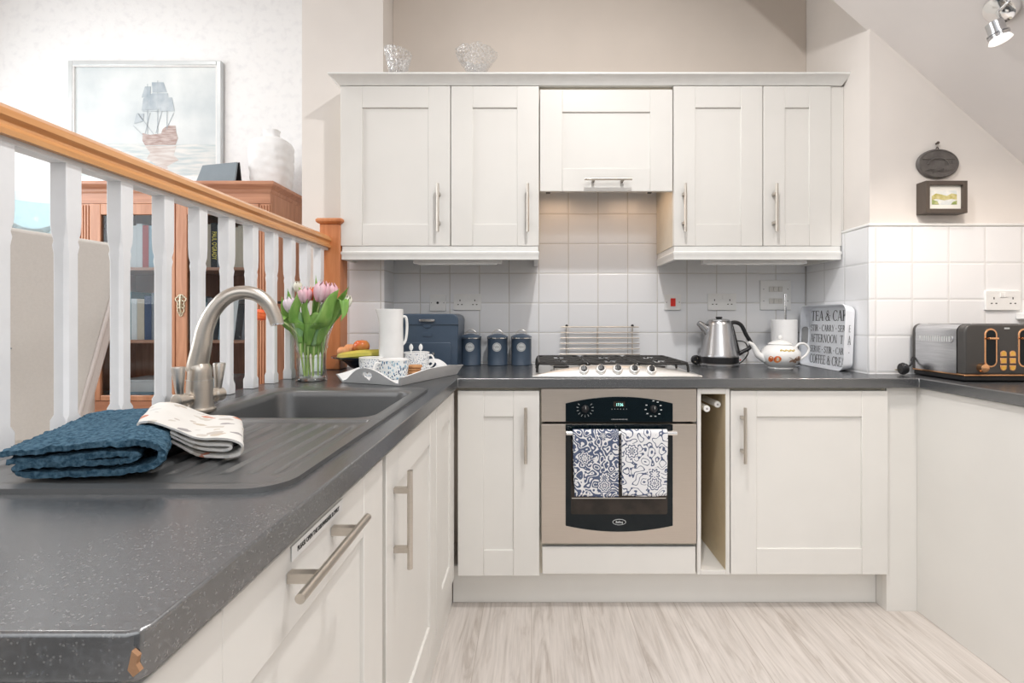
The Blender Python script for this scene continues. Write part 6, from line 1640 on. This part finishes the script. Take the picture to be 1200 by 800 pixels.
# ================================================================ painting of a ship
YP = 3.05
px0, px1, py0, py1 = 79.5, 259, 71, 213
x0, x1, z0, z1 = X(px0, YP-.03), X(px1, YP-.03), Z(py1, YP-.03), Z(py0, YP-.03)
t = thing('ship_painting', 'large framed painting of a galleon on a misty sea', 'painting', ((x0+x1)/2, YP-.02, z0)); w, h = x1-x0, z1-z0
T = frame(((x0+x1)/2, YP-.032, (z0+z1)/2), (1, 0, 0), (0, 0, 1)); fw = .028
M['silver'] = pbr('silver_frame', (.66, .69, .70), .4, .3)
bm = BM(); box(bm, -w/2, -w/2+fw, -h/2, h/2, -.031, 0, T); box(bm, w/2-fw, w/2, -h/2, h/2, -.031, 0, T); box(bm, -w/2+fw, w/2-fw, h/2-fw, h/2, -.031, 0, T); box(bm, -w/2+fw, w/2-fw, -h/2, -h/2+fw, -.031, 0, T)
obj('picture_frame', bm, M['silver'], t, bevel=.004)
bm = BM(); g = fw-.003
for (a_, b_, c_, d_) in ((-w/2+g, -w/2+g+.010, -h/2+g, h/2-g), (w/2-g-.010, w/2-g, -h/2+g, h/2-g), (-w/2+g+.010, w/2-g-.010, h/2-g-.010, h/2-g), (-w/2+g+.010, w/2-g-.010, -h/2+g, -h/2+g+.010)):
    box(bm, a_, b_, c_, d_, -.022, -.004, T)
obj('white_slip', bm, M['whiteP'], t)
M['sky_p'] = pbr('painted_mist', (.56, .61, .63), .7, col2=(.74, .77, .77), scale=3.5, detail=8, lo=.35, hi=.65)
M['sea_p'] = pbr('painted_sea', (.48, .56, .58), .7, col2=(.72, .72, .70), scale=7, stretch=(1, 1, 9), detail=6)
M['sail_p'] = pbr('painted_sail', (.34, .40, .45), .7, col2=(.52, .57, .60), scale=12)
M['hull_p'] = pbr('painted_hull', (.35, .255, .23), .7, col2=(.55, .47, .45), scale=20, stretch=(1, 1, 4))
M['refl_p'] = pbr('painted_reflection', (.52, .45, .42), .7, col2=(.66, .64, .62), scale=10, stretch=(1, 1, 7))
cv = paint('canvas', [(-w/2+fw-.001, -h/2+fw-.001), (w/2-fw+.001, -h/2+fw-.001), (w/2-fw+.001, h/2-fw+.001), (-w/2+fw-.001, h/2-fw+.001)], M['sky_p'], T, t, -.020, .006)
U = lambda px, py: ((X(px, YP-.045)-(x0+x1)/2), Z(py, YP-.045)-(z0+z1)/2)
def pp(name, pts, m, lift): return paint(name, [U(*q) for q in pts], m, T, cv, -.014+lift, .0004)
pp('painted_sea', [(88, 166), (250, 167), (250, 206), (88, 206)], M['sea_p'], .0001)
pp('painted_reflection', [(166, 169), (203, 169), (200, 180), (206, 186), (192, 193), (196, 203), (176, 203), (180, 192), (168, 184), (172, 177)], M['refl_p'], .0006)
pp('painted_hull', [(163, 154), (172, 156), (185, 154.5), (187, 149), (193, 145), (202, 145), (203, 153), (205, 160), (202, 168), (166, 168.5), (163, 163)], M['hull_p'], .0008)
for k, s in enumerate(([(174, 94), (188, 94), (192, 106), (175, 106)], [(166, 99), (173, 99), (172, 112), (162, 112)], [(175, 107), (193, 107), (194, 116), (185, 116), (184, 126), (162, 127), (164, 113)], [(185, 112), (198, 112), (201, 128), (184, 128)], [(156, 131), (165, 131), (164, 140), (153, 143)])):
    pp('painted_sail', s, M['sail_p'], .0010+.0001*k)
for (a_, b_) in (((169, 96), (169, 156)), ((181, 92), (181, 155)), ((192, 108), (192, 150)), ((163, 128), (201, 128)), ((152, 145), (164, 157)), ((158, 131), (176, 155)), ((186, 128), (179, 154)), ((200, 130), (192, 148)), ((172, 130), (166, 155))):
    q = Vector(U(*b_))-Vector(U(*a_)); nn = Vector((-q.y, q.x)).normalized()*.0016; A = Vector(U(*a_)); B = Vector(U(*b_))
    paint('painted_mast', [tuple(A-nn), tuple(A+nn), tuple(B+nn), tuple(B-nn)], M['sail_p'], T, cv, -.0125, .0003)

# ================================================================ armchair and glass bowl behind the railing
t = thing('armchair', 'pale linen high-backed armchair standing beyond the railing at the left', 'armchair', (-1.75, 1.75, FL))
yl, yr = 1.50, 1.72
def BP(px, py, Y): return at(px, py, Y)
A = [BP(-90, 250, yl-.06), BP(137, 285.5, yr), BP(141, 294, yr), BP(139, 318, yr), BP(94, 486, yr-.03), BP(82, 520, yr-.04), BP(-90, 520, yl-.1)]
bk = Vector((-1.15, 1, 0)).normalized()*.15
def slab(P, d, inset=0.0):
    bm = BM(); c = sum(P, Vector())/len(P); n = len(P); R_ = []
    for (k, s) in ((0, .985), (.06, 1), (.5, 1.0), (.94, 1), (1, .985)): R_.append([c+(p-c)*s+d*k for p in P])
    rings(bm, R_); return bm
obj('backrest', slab(A, bk), M['sofa'], t, bevel=.018, seg=3)
# piping along the slanting side
e0, e1 = BP(138, 322, yr)+Vector((.004, -.001, 0)), BP(82, 520, yr-.04)+Vector((.004, -.001, 0))
obj('piping', tube(BM(), [BP(141, 300, yr)+Vector((.001, 0, 0)), e0, e1], .006, 8), M['sofaL'], t)
obj('side_band', tube(BM(), [e0+bk*.3+Vector((.012, 0, 0)), e1+bk*.3+Vector((.012, 0, 0))], .022, 10), M['sofaL'], t)
S = [BP(39, 272, 1.595), BP(31, 320, 1.59), BP(22, 395, 1.59), BP(15, 430, 1.585), BP(14, 485, 1.575)]
for p in S: p.y -= .006
obj('seam', tube(BM(), cr(S, 5), .0022, 6), M['cloth_grey'], t)
obj('seam', tube(BM(), [BP(15, 408, 1.57)-Vector((0, .004, 0)), BP(-60, 404, 1.53)-Vector((0, .004, 0))], .0022, 6), M['cloth_grey'], t)
bm = BM(); box(bm, -2.75, -2.15, 1.92, 2.42, FL+.14, FL+.36); obj('seat', bm, M['sofa'], t, bevel=.04, seg=3)
for x in (-2.68, -2.22):
    for y in (1.98, 2.36): obj('leg', tube(BM(), [(x, y, FL), (x, y, FL+.2)], [.015, .022], 12), M['mahog'], t)
tc_ = Vector((X(38, 2.30)+.0, 2.30, 0))
TBZ = 1.50
TBY = 2.80; TBZ = 1.615; tc_ = Vector((X(37, TBY), TBY, 0))
t = thing('pedestal_table', 'tall round pedestal table carrying the glass bowl behind the armchair', 'table', (tc_.x, TBY, FL))
obj('tabletop', lathe(BM(), [(.001, -.02), (.15, -.02), (.155, -.01), (.15, 0), (.001, 0)], (tc_.x, TBY, TBZ), 40), M['mahog'], t)
obj('pedestal', lathe(BM(), [(.001, .0), (.13, .0), (.12, .03), (.03, .08), (.022, .4), (.03, .9), (.05, TBZ-FL-.0205), (.001, TBZ-FL-.0205)], (tc_.x, TBY, FL), 32), M['mahog'], t)
bm = BM(); lathe(bm, [(a_*1.32, b_*1.58) for a_, b_ in [(.001, 0), (.05, 0), (.06, .006), (.10, .04), (.125, .09), (.128, .138), (.124, .139), (.121, .092), (.095, .046), (.05, .014), (.001, .01)]], (tc_.x, TBY, TBZ+.001), 48)
M['blueglass'] = clear_glass('pale_blue_glass', (.88, .95, .97), .6)
tag(obj('glass_bowl', bm, M['blueglass']), 'pale blue glass bowl seen between the left balusters above the armchair', 'bowl')
# ================================================================ camera and light
cam = bpy.data.cameras.new('camera'); co = bpy.data.objects.new('camera', cam); COL.objects.link(co)
cam.sensor_width = 36; cam.lens = 36*F/1200; cam.sensor_fit = 'HORIZONTAL'
cam.shift_x = (600-VX)/1200; cam.shift_y = -(400-VY)/1200
co.location = (0, 0, CZ); co.rotation_euler = (PI/2, 0, 0); cam.clip_start = .02
SC.camera = co
def area(name, loc, rot, sx, sy, power, col=(1, 1, 1)):
    l = bpy.data.lights.new(name, 'AREA'); l.shape = 'RECTANGLE'; l.size = sx; l.size_y = sy; l.energy = power; l.color = col
    o = bpy.data.objects.new(name, l); COL.objects.link(o); o.location = loc; o.rotation_euler = rot; return o
def spot(name, loc, target, power, ang, col, r=.03, blend=.6):
    l = bpy.data.lights.new(name, 'SPOT'); l.energy = power; l.spot_size = math.radians(ang); l.spot_blend = blend; l.color = col; l.shadow_soft_size = r
    o = bpy.data.objects.new(name, l); COL.objects.link(o); o.location = loc
    o.rotation_euler = (Vector(target)-Vector(loc)).to_track_quat('-Z', 'Y').to_euler(); return o
area('window_daylight', (-3.58, 1.5, 2.0), (0, -PI/2, 0), 1.45, 2.2, 46, (.93, .97, 1))
spot('ceiling_spot', tuple(SPOT_AT), tuple(SPOT_AT+SPOT_AX), 26, 150, (1, .88, .77), .02, .8)
for x in (.14, .50): spot('hood_lamp', (x, 2.27, HB-.006), (x, 2.30, .9), 1.7, 172, (1, .66, .42), .09, .25)
def disk(name, loc, size, power, col=(1, 1, 1), rot=(0, 0, 0)):
    l = bpy.data.lights.new(name, 'AREA'); l.shape = 'DISK'; l.size = size; l.energy = power; l.color = col
    o = bpy.data.objects.new(name, l); COL.objects.link(o); o.location = loc; o.rotation_euler = rot; return o
disk('kitchen_ceiling_lamp', (.28, 1.0, 3.0), .10, 30, (1, .98, .96))
disk('added_fill_right', (.85, .2, 2.65), .35, 15, (1, .98, .96))  # unseen overhead fill, added to brighten the right side
disk('added_fill_living_room', (-2.3, 1.7, 3.3), .5, 22, (1, .98, .95))  # unseen fill over the living room, added for more light from above
# daylight: bright overhead and through the open side, darker towards the horizon
wd = bpy.data.worlds.new('daylight'); SC.world = wd; wd.use_nodes = True; t = wd.node_tree
bg = t.nodes['Background']; bg.inputs[0].default_value = (.97, .985, 1, 1)
tc = N(t, 'ShaderNodeTexCoord'); sx_ = N(t, 'ShaderNodeSeparateXYZ'); L(t, tc.outputs['Generated'], sx_.inputs[0])
mr = N(t, 'ShaderNodeMapRange'); mr.inputs['From Min'].default_value = .0; mr.inputs['From Max'].default_value = .45
mr.inputs['To Min'].default_value = .18; mr.inputs['To Max'].default_value = 2.15; L(t, sx_.outputs[2], mr.inputs['Value']); L(t, mr.outputs[0], bg.inputs[1])
vs = SC.view_settings; vs.view_transform = 'Standard'; vs.look = 'None'; vs.gamma = 1; vs.use_curve_mapping = False
SC.display_settings.display_device = 'sRGB'; vs.exposure = -0.06
SC.cycles.use_denoising = True
SC.cycles.max_bounces = 12; SC.cycles.transparent_max_bounces = 24; SC.cycles.caustics_refractive = False; SC.cycles.caustics_reflective = False
SC.cycles.sample_clamp_indirect = 6
